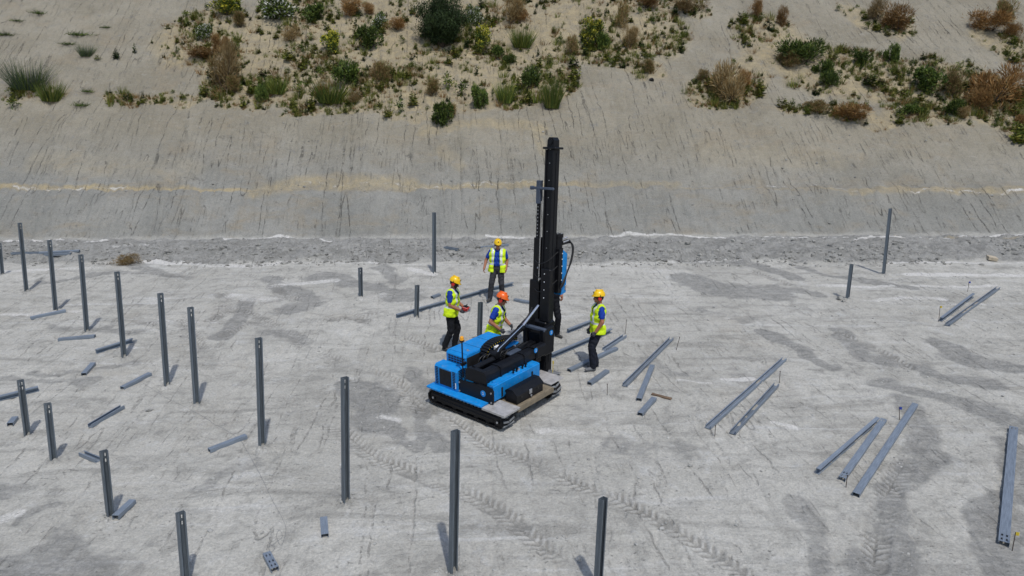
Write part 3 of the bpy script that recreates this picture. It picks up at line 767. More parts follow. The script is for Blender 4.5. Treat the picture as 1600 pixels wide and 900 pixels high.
    tread(-.50, .05, -.03, .43, .365, M['plate'], 'tread_plate')
    tread(-.67, -.08, 1.56, 2.00, .365, M['plate'], 'tread_plate')
    bm = B(); bx(bm, (-.50, -.03, .325), (.045, -.022, .352)); bx(bm, (.035, -.02, .325), (.045, .42, .352)); bx(bm, (-.66, 1.57, .325), (-.09, 1.578, .352)); finish('plate_lip', bm, M['plate'], rig)
    tread(-.50, -.015, .46, 1.54, .335, M['rust_plate'], 'step_plate')
    bm = B(); bx(bm, (-.045, .44, .225), (-.012, 1.56, .32), .004); finish('front_beam', bm, M['rust_plate'], rig)
    bm = B(); bx(bm, (-1.85, .36, .14), (-.3, 1.54, .32), .02); finish('chassis', bm, M['black'], rig)
    # ---- tool box on the front step
    bm = B(); prism(bm, [(-.36, .338), (-.36, .56), (-.31, .60), (-.20, .60), (-.09, .51), (-.09, .338)], 1, .50, 1.30)
    tb = finish('toolbox', bm, M['black'], rig)
    bm = B(); prism(bm, [(-.37, .53), (-.37, .565), (-.31, .612), (-.19, .612), (-.078, .515), (-.078, .475), (-.088, .475), (-.09, .511), (-.2, .602), (-.31, .602), (-.362, .56), (-.362, .53)], 1, .49, 1.31); finish('lid', bm, M['black'], tb)
    bm = B(); bx(bm, (-.09, .86, .43), (-.068, .94, .52), .004); cyl(bm, (-.07, .9, .395), (-.055, .9, .395), .022); finish('latch', bm, M['steel'], tb)
    bm = B(); bx(bm, (-.09, .62, .43), (-.079, .66, .50), .003); bx(bm, (-.09, 1.12, .43), (-.079, 1.16, .50), .003); finish('strap', bm, M['hose'], tb)
    # ---- radiator housing (near, rear)
    bm = B()
    prism(bm, [(.13, .392), (.13, .79), (.175, .835), (.385, .835), (.385, .392)], 0, -1.87, -1.26)
    rad = finish('radiator_housing', bm, M['blue'], rig)
    bm = B(); bx(bm, (-1.74, .122, .44), (-1.42, .134, .77), .004); finish('radiator_grille', bm, M['grille'], rad)
    bm = B()
    for k in range(11):
        z = .43 + k * .034
        bx(bm, (-1.845, .124, z), (-1.775, .133, z + .014)); bx(bm, (-1.385, .124, z), (-1.315, .133, z + .014))
    finish('vent_slot', bm, M['grille'], rad)
    bm = B()
    for k in range(12):
        z = .43 + k * .034
        bx(bm, (-1.262, .17, z), (-1.254, .28, z + .014)); bx(bm, (-1.262, .31, z), (-1.254, .375, z + .014))
    finish('vent_slot', bm, M['grille'], rad)
    # ---- engine hood
    bm = B(); prism(bm, [(.40, .392), (.40, 1.0), (.45, 1.05), (1.66, 1.05), (1.72, 1.0), (1.72, .392)], 0, -1.80, -1.27)
    hood = finish('engine_hood', bm, M['blue'], rig)
    bm = B(); box(bm, (-1.535, 1.05, 1.056), (.50, 1.18, .012), None, .004); finish('hood_panel', bm, M['blue'], hood)
    bm = B(); box(bm, (-1.40, .60, 1.066), (.05, .05, .008)); box(bm, (-1.44, .63, 1.066), (.03, .03, .008)); finish('hood_latch', bm, M['steel'], hood)
    for v in (.85, 1.26):
        bm = B(); bx(bm, (-1.79, v, 1.0625), (-1.285, v + .006, 1.0645)); finish('panel_seam', bm, M['grille'], hood)
    bm = B()
    for k in range(4):
        for j in range(6):
            u = -1.74 + j * .075; z = .80 + k * .05
            bx(bm, (u, .392, z), (u + .055, .401, z + .026))
    finish('vent_slot', bm, M['grille'], hood)
    bm = B(); bx(bm, (-1.272, .42, .62), (-1.262, .80, 1.0), .003); finish('side_opening', bm, M['grille'], hood)
    bm = B(); bx(bm, (-1.26, .9, .4), (-1.14, 1.72, .95), .02); finish('hydraulic_block', bm, M['black'], rig)
    bm = B(); bx(bm, (-1.24, 1.25, .951), (-1.02, 1.72, 1.0), .01); finish('side_cover', bm, M['blue'], rig)
    bm = B(); bx(bm, (-1.1, 1.02, .95), (-1.0, 1.14, 1.1), .01); finish('filler_tank', bm, M['white'], rig)
    for k in range(6):
        bm = B(); x = -1.16 + .02 * (k % 3); v = .86 + .05 * k
        tube(bm, catmull([(x, v, .8), (x + .03, v + .02, .98), (x + .12, v + .1, 1.02), (x + .22, v + .22, .9), (x + .2, v + .35, .78)]), .014, 7)
        finish('hydraulic_hose', bm, M['hose'], rig, True)
    for k in range(7):                       # hoses draped over the machinery between hood and arm
        bm = B(); x0 = -1.14 + .035 * k; v = .55 + .09 * k
        tube(bm, catmull([(x0, v, .72), (x0 + .04, v + .05, .96 + .02 * (k % 3)), (x0 + .03, v + .25, 1.0 - .03 * (k % 2)), (x0 + .02, v + .5, .95), (x0, v + .8, .97)]), .012 + .003 * (k % 2), 7)
        finish('hydraulic_hose', bm, M['hose'], rig, True)
    for k, (u, v, w) in enumerate(((-1.08, 1.3, 1.02), (-1.0, 1.55, .96), (-1.12, 1.62, 1.03), (-.98, .7, .93))):
        bm = B(); cyl(bm, (u, v, w - .05), (u, v, w + .02), .022, n=10); box(bm, (u, v, w), (.06, .035, .03), None, .004); finish('hose_fitting', bm, M['steel'], rig)
    bm = B(); bx(bm, (-1.26, 1.0, .80), (-1.255, 1.12, .88)); finish('data_plate', bm, M['white'], rig)
    # ---- beacon
    bm = B(); cyl(bm, (-1.18, .21, .70), (-1.18, .21, 1.44), .014, n=10); bx(bm, (-1.20, .17, .95), (-1.16, .30, 1.0)); bc = finish('beacon_mast', bm, M['black'], rig)
    bm = B(); cyl(bm, (-1.18, .21, 1.44), (-1.18, .21, 1.47), .045, n=16); finish('beacon_base', bm, M['black'], bc)
    bm = B(); cyl(bm, (-1.18, .21, 1.47), (-1.18, .21, 1.53), .042, .036, n=16); cyl(bm, (-1.18, .21, 1.53), (-1.18, .21, 1.545), .036, .018, n=16); finish('beacon_lamp', bm, M['amber'], bc, True, 50)
    # ---- energy chain beside the hood
    path = catmull([(-1.2, 1.75, 1.04), (-1.2, 1.45, 1.11), (-1.2, 1.2, 1.14), (-1.2, .98, 1.11), (-1.2, .84, 1.02), (-1.2, .82, .92), (-1.2, .9, .82), (-1.2, 1.1, .78), (-1.2, 1.4, .77)], 5)
    links = []
    ec = None
    acc = 0; pos = [path[0]]
    for a, b in zip(path, path[1:]):
        d = (b - a).length
        while acc + d > .062 * len(pos): t = (.062 * len(pos) - acc) / d; pos.append(a.lerp(b, t))
        acc += d
    ec = empty('energy_chain'); ec.parent = rig
    bm = B(); box(bm, (0, 0, 0), (.20, .056, .075), None, .008); me = bpy.data.meshes.new('chain_link'); bm.to_mesh(me); bm.free(); me.materials.append(M['black'])
    bm = B(); box(bm, (.1, 0, 0), (.006, .014, .014)); me2 = bpy.data.meshes.new('link_pin'); bm.to_mesh(me2); bm.free(); me2.materials.append(M['yellow_dot'])
    for i, p in enumerate(pos):
        d = (pos[min(i + 1, len(pos) - 1)] - pos[max(i - 1, 0)]).normalized()
        m = Matrix((Vector((1, 0, 0)), d, Vector((1, 0, 0)).cross(d))).transposed().to_4x4(); m.translation = p
        o = link_mesh('chain_link', me, ec); o.matrix_local = m
        o = link_mesh('link_pin', me2, ec); o.matrix_local = m
    # ---- hydraulic tank beam
    bm = B(); bx(bm, (-.80, .225, .40), (-.42, 1.64, .715), .012)
    tank = finish('hydraulic_tank', bm, M['blue'], rig)
    bm = B(); bx(bm, (-.81, .23, .716), (-.44, .84, .728), .004); bx(bm, (-.81, .88, .716), (-.44, 1.62, .728), .004); finish('tank_cover', bm, M['blue'], tank)
    bm = B()
    for v in (.44, 1.36): bx(bm, (-.421, v, .43), (-.408, v + .045, .62), .003)
    finish('tank_slot', bm, M['grille'], tank)
    for v, r in ((.34, .035), (1.08, .03)):
        bm = B(); cyl(bm, (-.52, v, .728), (-.52, v, .765), r, r * .8, n=14); finish('filler_cap', bm, M['steel'] if v > 1 else M['blue'], tank, True, 40)
    bm = B()
    for v in (.9, 1.0, 1.18, 1.28): cyl(bm, (-.5, v, .72), (-.5, v, .80), .018, n=8); box(bm, (-.5, v, .80), (.06, .03, .03))
    finish('valve_fitting', bm, M['black'], tank)
    # ---- near end plate with badge
    bm = B(); prism(bm, [(-1.28, .375), (-1.28, .64), (-.62, .70), (-.42, .69), (-.385, .64), (-.385, .40), (-.41, .372)], 1, .165, .197)
    pl = finish('end_plate', bm, M['black'], rig)
    for u, w in ((-1.24, .42), (-1.24, .60), (-.43, .41), (-.43, .60)):
        bm = B(); cyl(bm, (u, .153, w), (u, .166, w), .018, n=10); finish('bolt', bm, M['steel'], pl)
    def badge(parent, c, ax, r, digit=True, up=None):
        """round blue badge on a face whose outward normal is ax"""
        ax = Vector(ax).normalized(); c = Vector(c)
        bm = B(); cyl(bm, c - ax * .004, c + ax * .006, r, n=24); d = finish('badge', bm, M['disc'], parent)
        w = Vector(up) if up else Vector((0, 0, 1)); w = (w - ax * w.dot(ax)).normalized(); x = w.cross(ax)
        cu = bpy.data.curves.new('badge_digit', 'FONT'); cu.body = '2'; cu.size = r * 1.25; cu.align_x = 'CENTER'; cu.align_y = 'CENTER'; cu.extrude = .001
        t = bpy.data.objects.new('tmp', cu); COL.objects.link(t)
        bpy.context.view_layer.update()
        me = bpy.data.meshes.new_from_object(t.evaluated_get(bpy.context.evaluated_depsgraph_get())); bpy.data.objects.remove(t)
        me.materials.clear(); me.materials.append(M['white'])
        o = link_mesh('badge_digit', me, parent)
        m = Matrix((x, w, ax)).transposed().to_4x4(); m.translation = c + ax * .0085; o.matrix_local = m
    badge(pl, (-.63, .165, .54), (0, -1, 0), .062)
    bm = B(); tube(bm, [(-1.31, .16, .44), (-1.31, .13, .45), (-1.31, .13, .56), (-1.31, .16, .57)], .01, 6); finish('grab_handle', bm, M['white'], rig)
    # ---- slide arm carrying the mast
    bm = B(); bx(bm, (-.83, .24, .70), (-.59, 2.02, .93), .05); arm = finish('slide_arm', bm, M['black'], rig)
    bm = B(); bx(bm, (-1.10, .22, .70), (-.93, 2.25, .88), .02); bx(bm, (-.85, .3, .60), (-.62, 1.95, .70), .01); finish('arm_rail', bm, M['black'], arm)
    bm = B(); prism(bm, [(-1.10, .69), (-1.10, .90), (-1.04, .95), (-.64, .95), (-.58, .90), (-.58, .69)], 1, .20, .30); finish('arm_end_box', bm, M['black'], arm)
    for v in (.62, 1.35, 1.72):
        bm = B(); prism(bm, [(-.84, .69), (-.84, .92), (-.79, .945), (-.63, .945), (-.58, .92), (-.58, .69)], 1, v, v + .05); finish('arm_collar', bm, M['black'], arm)
    bm = B(); cyl(bm, (-.96, .28, .91), (-.96, 1.0, .93), .06, n=18); finish('feed_cylinder', bm, M['black'], arm, True, 40)
    bm = B(); bx(bm, (-.92, 1.15, .93), (-.78, 1.5, .965), .008); finish('arm_cover', bm, M['greyblue'], arm)
    bm = B(); bx(bm, (-.72, 1.72, .72), (-.555, 2.05, .98), .03); finish('arm_head', bm, M['black'], arm)
    badge(arm, (-.555, 1.68, .93), (1, 0, .0), .05)
    bm = B(); bx(bm, (-.70, 1.62, .60), (-.52, 1.76, .64), .006); finish('arm_bracket', bm, M['steel'], arm)
    # ---- tilt cylinder
    p0, p1, p2 = Vector((-.98, .90, 1.0)), Vector((-1.0, 1.78, 1.295)), Vector((-1.06, 2.42, 1.575))
    bm = B(); cyl(bm, p0, p1, .062, n=20); cyl(bm, p1 - (p1 - p0).normalized() * .06, p1 + (p1 - p0).normalized() * .02, .074, n=20); cyl(bm, p0 - Vector((.09, 0, 0)), p0 + Vector((.09, 0, 0)), .07, n=18)
    tc = finish('tilt_cylinder', bm, M['black'], rig, True, 40)
    bm = B(); cyl(bm, p1, p2, .026, n=14); finish('piston_rod', bm, M['chrome'], tc, True, 40)
    bm = B(); tube(bm, [p0 + Vector((.07, .02, .06)), p0.lerp(p1, .1) + Vector((.055, 0, .075)), p0.lerp(p1, .97) + Vector((.055, 0, .075))], .010, 6); finish('feed_pipe', bm, M['chrome'], tc)
    # ---- mast carriage
    bm = B()
    bx(bm, (-1.22, 2.18, .62), (-.70, 2.44, 1.05), .02); bx(bm, (-.80, 2.10, .62), (-.66, 2.46, 1.22), .03); bx(bm, (-1.26, 2.12, .70), (-1.14, 2.44, 1.30), .03)
    car = finish('mast_carriage', bm, M['black'], rig)
    bm = B(); bx(bm, (-1.16, 2.10, 1.16), (-.66, 2.19, 1.225), .012); finish('carriage_bar', bm, M['greyblue'], car)
    badge(car, (-.66, 2.34, 1.09), (1, 0, 0), .055)
    for k in range(2):
        bm = B(); y = 1.95 + .06 * k
        tube(bm, catmull([(-1.22 + .03 * k, 1.5 + .05 * k, .98), (-1.24, y, 1.18 + .03 * k), (-1.24, 2.28, 1.28 + .05 * k), (-1.22, 2.42, 1.45 + .05 * k)]), .016, 7); finish('mast_hose', bm, M['hose'], car, True)
    # ---- mast (vertical), own frame: x along the tracks, y away across, z up
    C = M_ORG + MU * -1.0 + MV * 2.56
    C.z = float(macro(C.x, C.y))
    xh = Vector((MU.x, MU.y, 0)).normalized(); yh = Vector((0, 0, 1)).cross(xh)
    Wm = Matrix((xh, yh, Vector((0, 0, 1)))).transposed().to_4x4(); Wm.translation = C
    loc = mw.inverted() @ Wm
    bm = B(); bx(bm, (-.085, -.10, .08), (.105, .11, 4.78), .012)
    mast = finish('mast', bm, M['black'], rig); mast.matrix_local = loc
    def P(name, bm, mat, smooth=False): return finish(name, bm, mat, mast, smooth, 40 if smooth else None)
    bm = B(); bx(bm, (-.10, -.13, .30), (-.065, -.10, 4.77), .006); bx(bm, (.08, -.13, .30), (.115, -.10, 4.77), .006); bx(bm, (.105, -.02, .3), (.113, .02, 4.7)); P('mast_rail', bm, M['black'])
    bm = B(); bx(bm, (-.155, -.15, 4.78), (.165, .15, 4.825), .01); P('mast_flange', bm, M['black'])
    bm = B(); prism(bm, [(-.08, 4.825), (-.08, 4.96), (-.04, 5.02), (.05, 5.02), (.09, 4.96), (.09, 4.825)], 1, -.09, .09); cyl(bm, (0.0, -.11, 4.93), (0.0, .11, 4.93), .055, n=16); P('mast_head', bm, M['black'])
    bm = B(); cyl(bm, (.02, -.118, 4.79), (.02, -.105, 4.79), .016, n=8); P('head_bolt', bm, M['white'])
    bm = B(); bx(bm, (-.45, -.155, 3.955), (.16, -.105, 4.01), .012); bx(bm, (-.45, -.15, 3.94), (-.40, -.05, 4.02), .01); P('guide_bar', bm, M['greyblue'])
    bm = B(); bx(bm, (-.285, -.15, 3.66), (-.185, -.04, 4.14), .008); P('driven_profile', bm, M['greyblue'])
    bm = B(); bx(bm, (-.275, -.12, 2.55), (-.195, -.04, 3.66), .006); ch = P('lift_chain', bm, M['black'])
    bm = B(); z = 2.62
    while z < 3.62: box(bm, (-.235, -.123, z), (.022, .008, .022)); z += .075
    finish('chain_pin', bm, M['steel'], mast)
    bm = B(); bx(bm, (-.30, -.15, 1.95), (-.14, .05, 2.95), .012); P('chain_cover', bm, M['black'])
    bm = B(); bx(bm, (-.37, -.16, .95), (-.12, .06, 2.05), .015); P('chain_cover', bm, M['black'])
    bm = B(); cyl(bm, (-.135, -.14, 1.75), (-.135, -.14, 3.72), .012, n=8); P('chrome_pipe', bm, M['chrome'], True)
    bm = B(); cyl(bm, (-.145, .0, 2.1), (-.145, .0, 3.9), .010, n=8); P('chrome_pipe', bm, M['chrome'], True)
    for z in (2.75, 3.1, 3.45, 3.8, 4.15, 4.5): bm = B(); cyl(bm, (.01, -.112, z), (.01, -.098, z), .010, n=8); P('mast_bolt', bm, M['steel'])
    bm = B(); bx(bm, (-.04, -.21, 1.20), (.20, -.10, 2.32), .015); cov = P('front_cover', bm, M['black'])
    for z in (2.22, 2.05, 1.88, 1.71): bm = B(); cyl(bm, (.06, -.216, z), (.06, -.205, z), .011, n=8); P('cover_bolt', bm, M['white'])
    bm = B(); cyl(bm, (-.06, -.216, 2.1), (-.06, -.20, 2.1), .018, n=8); cyl(bm, (-.16, -.168, 2.32), (-.13, -.168, 2.32), .02, n=8); P('cover_fitting', bm, M['steel'])
    bm = B(); bx(bm, (-.30, -.22, .62), (.17, .12, 1.22), .05); P('mast_base', bm, M['black'])
    bm = B(); bx(bm, (-.22, -.13, .06), (-.10, .08, .64), .01); bx(bm, (-.04, -.13, .05), (.08, .08, .64), .01); P('mast_foot', bm, M['black'])
    bm = B(); bx(bm, (.02, -.05, .045), (.34, .15, .062), .004); cyl(bm, (.1, .02, .03), (.1, .02, .1), .02); P('foot_plate', bm, M['steel'])
    bm = B(); cyl(bm, (.20, .03, .0), (.20, .03, .28), .006); box(bm, (.2, .03, .28), (.02, .02, .07)); P('yellow_marker', bm, M['yellow_dot'])
    # hammer on the far side
    bm = B(); prism(bm, [(.14, 1.78), (.14, 2.72), (.27, 2.74), (.27, 1.78)], 0, -.15, .17); ham = P('hammer_frame', bm, M['black'])
    bm = B(); prism(bm, [(.272, 1.72), (.272, 2.70), (.44, 2.60), (.44, 1.76)], 0, -.15, .165); P('hammer_cover', bm, M['blue'])
    bm = B(); cyl(bm, (.02, .27, 2.62), (.02, .27, 2.98), .105, n=22); cyl(bm, (.02, .27, 2.96), (.02, .27, 3.03), .12, n=22); P('hammer_cylinder', bm, M['black'], True)
    bm = B()
    for k in range(6):
        a = math.pi / 3 * k; cyl(bm, (.02 + .09 * math.cos(a), .27 + .09 * math.sin(a), 3.03), (.02 + .09 * math.cos(a), .27 + .09 * math.sin(a), 3.05), .014, n=8)
    P('cylinder_bolt', bm, M['steel'])
    bm = B()
    for z in (2.62, 2.5, 2.35, 2.2, 2.05): cyl(bm, (.171, .25, z), (.178, .25, z), .012, n=8)
    P('frame_bolt', bm, M['white'])
    bm = B(); bx(bm, (.165, .39, 1.82), (.18, .43, 1.92), .004); cyl(bm, (.17, .42, 2.25), (.20, .46, 2.25), .022, n=8); P('cover_fitting', bm, M['steel'])
    for k in range(4):
        o = .022 * k
        bm = B(); tube(bm, catmull([(.1, .33, 2.86 - o), (.2, .43 + o, 2.90 - o), (.25, .50 + o * .6, 2.72), (.24, .47 + o * .5, 2.45), (.22, .38, 2.2), (.20, .29 - o, 1.95), (.16, .2, 1.85)], 8), .015, 7); P('hammer_hose', bm, M['hose'], True)
    bm = B(); cyl(bm, (.12, .34, 2.85), (.2, .43, 2.9), .02, n=10); cyl(bm, (.1, .32, 2.92), (.17, .41, 2.96), .018, n=10); P('hose_fitting', bm, M['steel'])
    for k in range(3):
        bm = B(); tube(bm, catmull([(-.3, -.12, 2.5 - .3 * k), (-.1, -.2, 2.42 - .3 * k), (.1, -.16, 2.5 - .3 * k), (.2, .05, 2.68 - .3 * k)], 6), .008, 6); P('cable', bm, M['hose'], True)
    return rig
# ---------------------------------------------------------------- workers
M['skin'] = simple('skin', (0.31, 0.125, 0.068), 0.55, var=0.12, scale=20)
M['hair'] = simple('hair', (0.008, 0.007, 0.006), 0.6)
M['shirt'] = simple('blue_shirt', (0.012, 0.045, 0.30), 0.85, var=0.2, scale=14, bump=0.3, spec=0.2)
M['shirt_dark'] = simple('dark_shirt', (0.010, 0.011, 0.016), 0.85, var=0.25, scale=14, spec=0.2)
M['trouser_black'] = simple('black_trousers', (0.008, 0.009, 0.012), 0.85, var=0.3, scale=12, dirt=DUST, dirt_amt=0.04, bump=0.3, spec=0.2)
M['trouser_navy'] = simple('navy_trousers', (0.011, 0.013, 0.022), 0.85, var=0.3, scale=12, dirt=DUST, dirt_amt=0.05, bump=0.3, spec=0.2)
M['trouser_grey'] = simple('charcoal_trousers', (0.032, 0.033, 0.038), 0.85, var=0.3, scale=12, dirt=DUST, dirt_amt=0.1, bump=0.3, spec=0.2)
M['boot'] = simple('boot_leather', (0.035, 0.034, 0.034), 0.7, dirt=DUST, dirt_amt=0.35, scale=20)
M['boot_grey'] = simple('grey_boot', (0.11, 0.115, 0.125), 0.7, dirt=DUST, dirt_amt=0.4, scale=20)
M['glove'] = simple('work_glove', (0.06, 0.06, 0.068), 0.8, scale=20)
M['hivis'] = simple('hi_vis_yellow', (0.58, 0.78, 0.015), 0.8, var=0.16, scale=9, dirt=(0.33, 0.36, 0.12), dirt_amt=0.35, bump=0.4, spec=0.2)
M['tape'] = simple('reflective_tape', (0.58, 0.61, 0.62), 0.35, var=0.08, scale=20)
M['hat_yellow'] = simple('yellow_helmet', (0.80, 0.50, 0.004), 0.3, var=0.05)
M['hat_orange'] = simple('orange_helmet', (0.80, 0.13, 0.012), 0.3, var=0.05)
M['muff'] = simple('red_ear_defender', (0.50, 0.025, 0.02), 0.4, var=0.08)

def capsule(bm, p0, r0, p1, r1, n=12):
    p0, p1 = Vector(p0), Vector(p1)
    d = p1 - p0
    if d.length < 1e-5: d = Vector((0, 0, 1e-4)); p1 = p0 + d
    ax = d.normalized(); x, y = frame_of(d)
    prof = [(p0 - ax * r0 * math.cos(t), r0 * math.sin(t)) for t in (0.35, 0.75, 1.15)] + [(p0, r0), (p1, r1)] + [(p1 + ax * r1 * math.cos(t), r1 * math.sin(t)) for t in (1.15, .75, .35)]
    rings = [[bm.verts.new(c + (x * math.cos(2 * math.pi * k / n) + y * math.sin(2 * math.pi * k / n)) * r) for k in range(n)] for c, r in prof]
    for a, b in zip(rings, rings[1:]):
        for k in range(n): bm.faces.new([a[k], a[(k + 1) % n], b[(k + 1) % n], b[k]])
    bm.faces.new(rings[0][::-1]); bm.faces.new(rings[-1])
def remesh(prims, voxel, smooth=3):
    bm = bmesh.new()
    for p in prims: capsule(bm, *p[:4])
    bmesh.ops.recalc_face_normals(bm, faces=bm.faces)
    me = bpy.data.meshes.new('tmp'); bm.to_mesh(me); bm.free()
    o = bpy.data.objects.new('tmp', me); COL.objects.link(o)
    md = o.modifiers.new('r', 'REMESH'); md.mode = 'VOXEL'; md.voxel_size = voxel
    ms = o.modifiers.new('s', 'SMOOTH'); ms.factor = .5; ms.iterations = smooth
    dg = bpy.context.evaluated_depsgraph_get()
    out = bpy.data.meshes.new_from_object(o.evaluated_get(dg))
    bpy.data.objects.remove(o); bpy.data.meshes.remove(me)
    return out
def ik(a, b, l1, l2, hint):
    """middle joint between a and b"""
    a, b, hint = Vector(a), Vector(b), Vector(hint)
    d = b - a; L = min(d.length, (l1 + l2) * .995); dn = d.normalized()
    x = (l1 * l1 - l2 * l2 + L * L) / (2 * L); h = math.sqrt(max(l1 * l1 - x * x, 0))
    hp = (hint - dn * hint.dot(dn)).normalized()
    return a + dn * x + hp * h, a + dn * L
def worker(label, base, yaw, feet, hands, lean=0.0, side_lean=0.0, head=(0, 0), hat='hat_yellow', trousers='trouser_black', shirt='shirt', boots='boot', gloves=True,
           muffs=True, open_vest=False, mask=False, scale=1.0, hint=None, palm=None, vest=True):
    root = empty('person', label, 'person', None, base, yaw)
    root.scale = (scale,) * 3
    RL = Matrix.Rotation(lean, 3, 'Y') @ Matrix.Rotation(side_lean, 3, 'X'); piv = Vector((0, 0, .92))
    T = lambda p: piv + RL @ (Vector(p) - piv)
    pr = []
    def cap(p0, r0, p1, r1, m): pr.append((Vector(p0), r0, Vector(p1), r1, m))
    # legs
    for s, (fx, fy) in zip((1, -1), feet):
        hip = Vector((0, .085 * s, .90)); ank = Vector((fx, fy, .10))
        k, _ = ik(hip, ank, .42, .41, (1, .15 * s, 0))
        cap(hip, .104, k, .082, 'T'); cap(k, .080, ank + Vector((0, 0, .03)), .070, 'T'); cap(ank + Vector((0, 0, .06)), .070, ank + Vector((.005, 0, -.01)), .070, 'T')
        toe = .05 * s
        cap(ank + Vector((-.03, 0, -.055)), .044, ank + Vector((.10, toe * .6, -.06)), .042, 'B'); cap(ank + Vector((.10, toe * .6, -.062)), .042, ank + Vector((.165, toe, -.065)), .035, 'B'); cap(ank, .05, ank + Vector((.02, 0, -.05)), .048, 'B')
    cap((0, -.08, .92), .124, (0, .08, .92), .124, 'T'); cap((.0, -.075, 1.0), .12, (0, .075, 1.0), .12, 'T')
    tor = [((.02, -.07, 1.08), .125, (.02, .07, 1.08), .125), ((.02, -.09, 1.20), .126, (.02, .09, 1.20), .126), ((.01, -.11, 1.31), .122, (.01, .11, 1.31), .122), ((0, -.145, 1.405), .072, (0, .145, 1.405), .072)]
    for p0, r0, p1, r1 in tor: cap(T(p0), r0, T(p1), r1, 'S')
    nb, hc = T((0, 0, 1.44)), T((.025, 0, 1.60))
    cap(nb, .058, hc - RL @ Vector((.015, 0, .06)), .052, 'K')
    # head
    RH = RL @ Matrix.Rotation(head[0], 3, 'Z') @ Matrix.Rotation(head[1], 3, 'Y')
    H = lambda p: hc + RH @ Vector(p)
    cap(H((-.015, 0, .02)), .092, H((.02, 0, .025)), .085, 'H')
    cap(H((.045, 0, -.005)), .066, H((.05, 0, -.05)), .050, 'M' if mask else 'K'); cap(H((.065, 0, -.075)), .032, H((.075, 0, -.078)), .026, 'M' if mask else 'K')
    cap(H((.098, 0, .0)), .012, H((.116, 0, -.028)), .017, 'M' if mask else 'K')
    cap(H((.085, -.02, -.052)), .012, H((.085, .02, -.052)), .012, 'M' if mask else 'K')
    for s in (1, -1): cap(H((.0, .088 * s, -.01)), .014, H((-.005, .092 * s, -.035)), .013, 'K')
    # arms and hands
    wr = []
    for i, s in enumerate((1, -1)):
        sh = T((0, .185 * s, 1.40)); tgt = Vector(hands[i])
        hn = hint[i] if hint else (-1, .35 * s, -.2)
        e, w = ik(sh, tgt, .29, .255, hn)
        mid = sh.lerp(e, .62)
        cap(sh, .072, mid, .068, 'S'); cap(mid, .050, e, .047, 'K'); cap(e, .048, w, .034, 'K')
        d = (w - e).normalized()
        pn = Vector(palm[i]) if palm else Vector((0, -s, 0)); pn = (pn - d * pn.dot(d)).normalized()
        lat = d.cross(pn) * -s                        # towards the thumb
        if lat.dot(Vector((1, 0, .3))) < 0: lat = -lat
        g = 'G' if gloves else 'K'
        cap(w - d * .02, .034, w + d * .02, .033, g)
        cap(w + d * .035 - lat * .018, .022, w + d * .035 + lat * .018, .022, g); cap(w + d * .075 - lat * .026, .018, w + d * .075 + lat * .026, .018, g)
        for j, ln in enumerate((.062, .076, .080, .072)):
            b0 = w + d * .085 + lat * (-.034 + .0225 * j)
            m1 = b0 + (d * .85 + pn * .5).normalized() * ln * .52; m2 = m1 + (d * .25 + pn).normalized() * ln * .5
            cap(b0, .0105, m1, .010, g); cap(m1, .010, m2, .009, g)
        t0 = w + d * .03 + lat * .034; t1 = t0 + (d * .7 + lat * .7).normalized() * .035; t2 = t1 + (d * .8 + pn * .5).normalized() * .03
        cap(t0, .013, t1, .012, g); cap(t1, .011, t2, .010, g)
        wr.append((w, d, pn))
    me = remesh(pr, .0105, 2)
    nv = len(me.vertices); co = np.empty(nv * 3, np.float32); me.vertices.foreach_get('co', co); co = co.reshape(-1, 3)
    # folds in the cloth
    f = 0.006 * np.sin(co[:, 2] * 46 + 5 * np.sin(co[:, 1] * 17) + 4 * np.sin(co[:, 0] * 21)) * (fbm(co[:, 2] * 9 + co[:, 0] * 5, co[:, 1] * 9, 5, 2) > .45)
    nrm = np.empty(nv * 3, np.float32); me.vertices.foreach_get('normal', nrm); nrm = nrm.reshape(-1, 3)
    cloth = (co[:, 2] < 1.38) & (co[:, 2] > .14)
    npol = len(me.polygons); fc = np.empty(npol * 3, np.float32); me.polygons.foreach_get('center', fc); fc = fc.reshape(-1, 3)
    best = np.full(npol, 1e9); mi = np.zeros(npol, np.int32)
    names = ['T', 'B', 'S', 'K', 'H', 'G', 'M']
    for p0, r0, p1, r1, m in pr:
        a, b = np.array(p0), np.array(p1); ab = b - a
        t = np.clip(((fc - a) @ ab) / (ab @ ab + 1e-9), 0, 1)
        d = np.linalg.norm(fc - a - t[:, None] * ab, axis=1) - (r0 + (r1 - r0) * t)
        k = d < best; best = np.where(k, d, best); mi = np.where(k, names.index(m), mi)
    me.materials.clear()
    for m in (trousers, boots, shirt, 'skin', 'hair', 'glove', 'hair'): me.materials.append(M[m])
    me.polygons.foreach_set('material_index', mi); me.polygons.foreach_set('use_smooth', [True] * npol)
    skinv = np.zeros(nv, bool)
    lv = np.empty(len(me.loops), np.int32); me.loops.foreach_get('vertex_index', lv)
    pt = np.repeat(mi, [p.loop_total for p in me.polygons]); skinv[lv[pt >= 3]] = True; skinv[lv[pt == 1]] = True
    co += nrm * (f * (~skinv) * cloth)[:, None]
    me.vertices.foreach_set('co', co.ravel()); me.update()
    body = link_mesh('body', me, root)
    # eyes
    for s in (1, -1):
        bm = bmesh.new(); bmesh.ops.create_uvsphere(bm, u_segments=8, v_segments=6, radius=.011)
        o = finish('eye', bm, M['hair'], root, True); o.location = H((.098, .03 * s, .008))
    # vest, in the torso's own frame
    if vest: add_vest(root, tor, open_vest, RL, piv)
    finish_head(root, RH, hc, hat, muffs)
    return root, wr
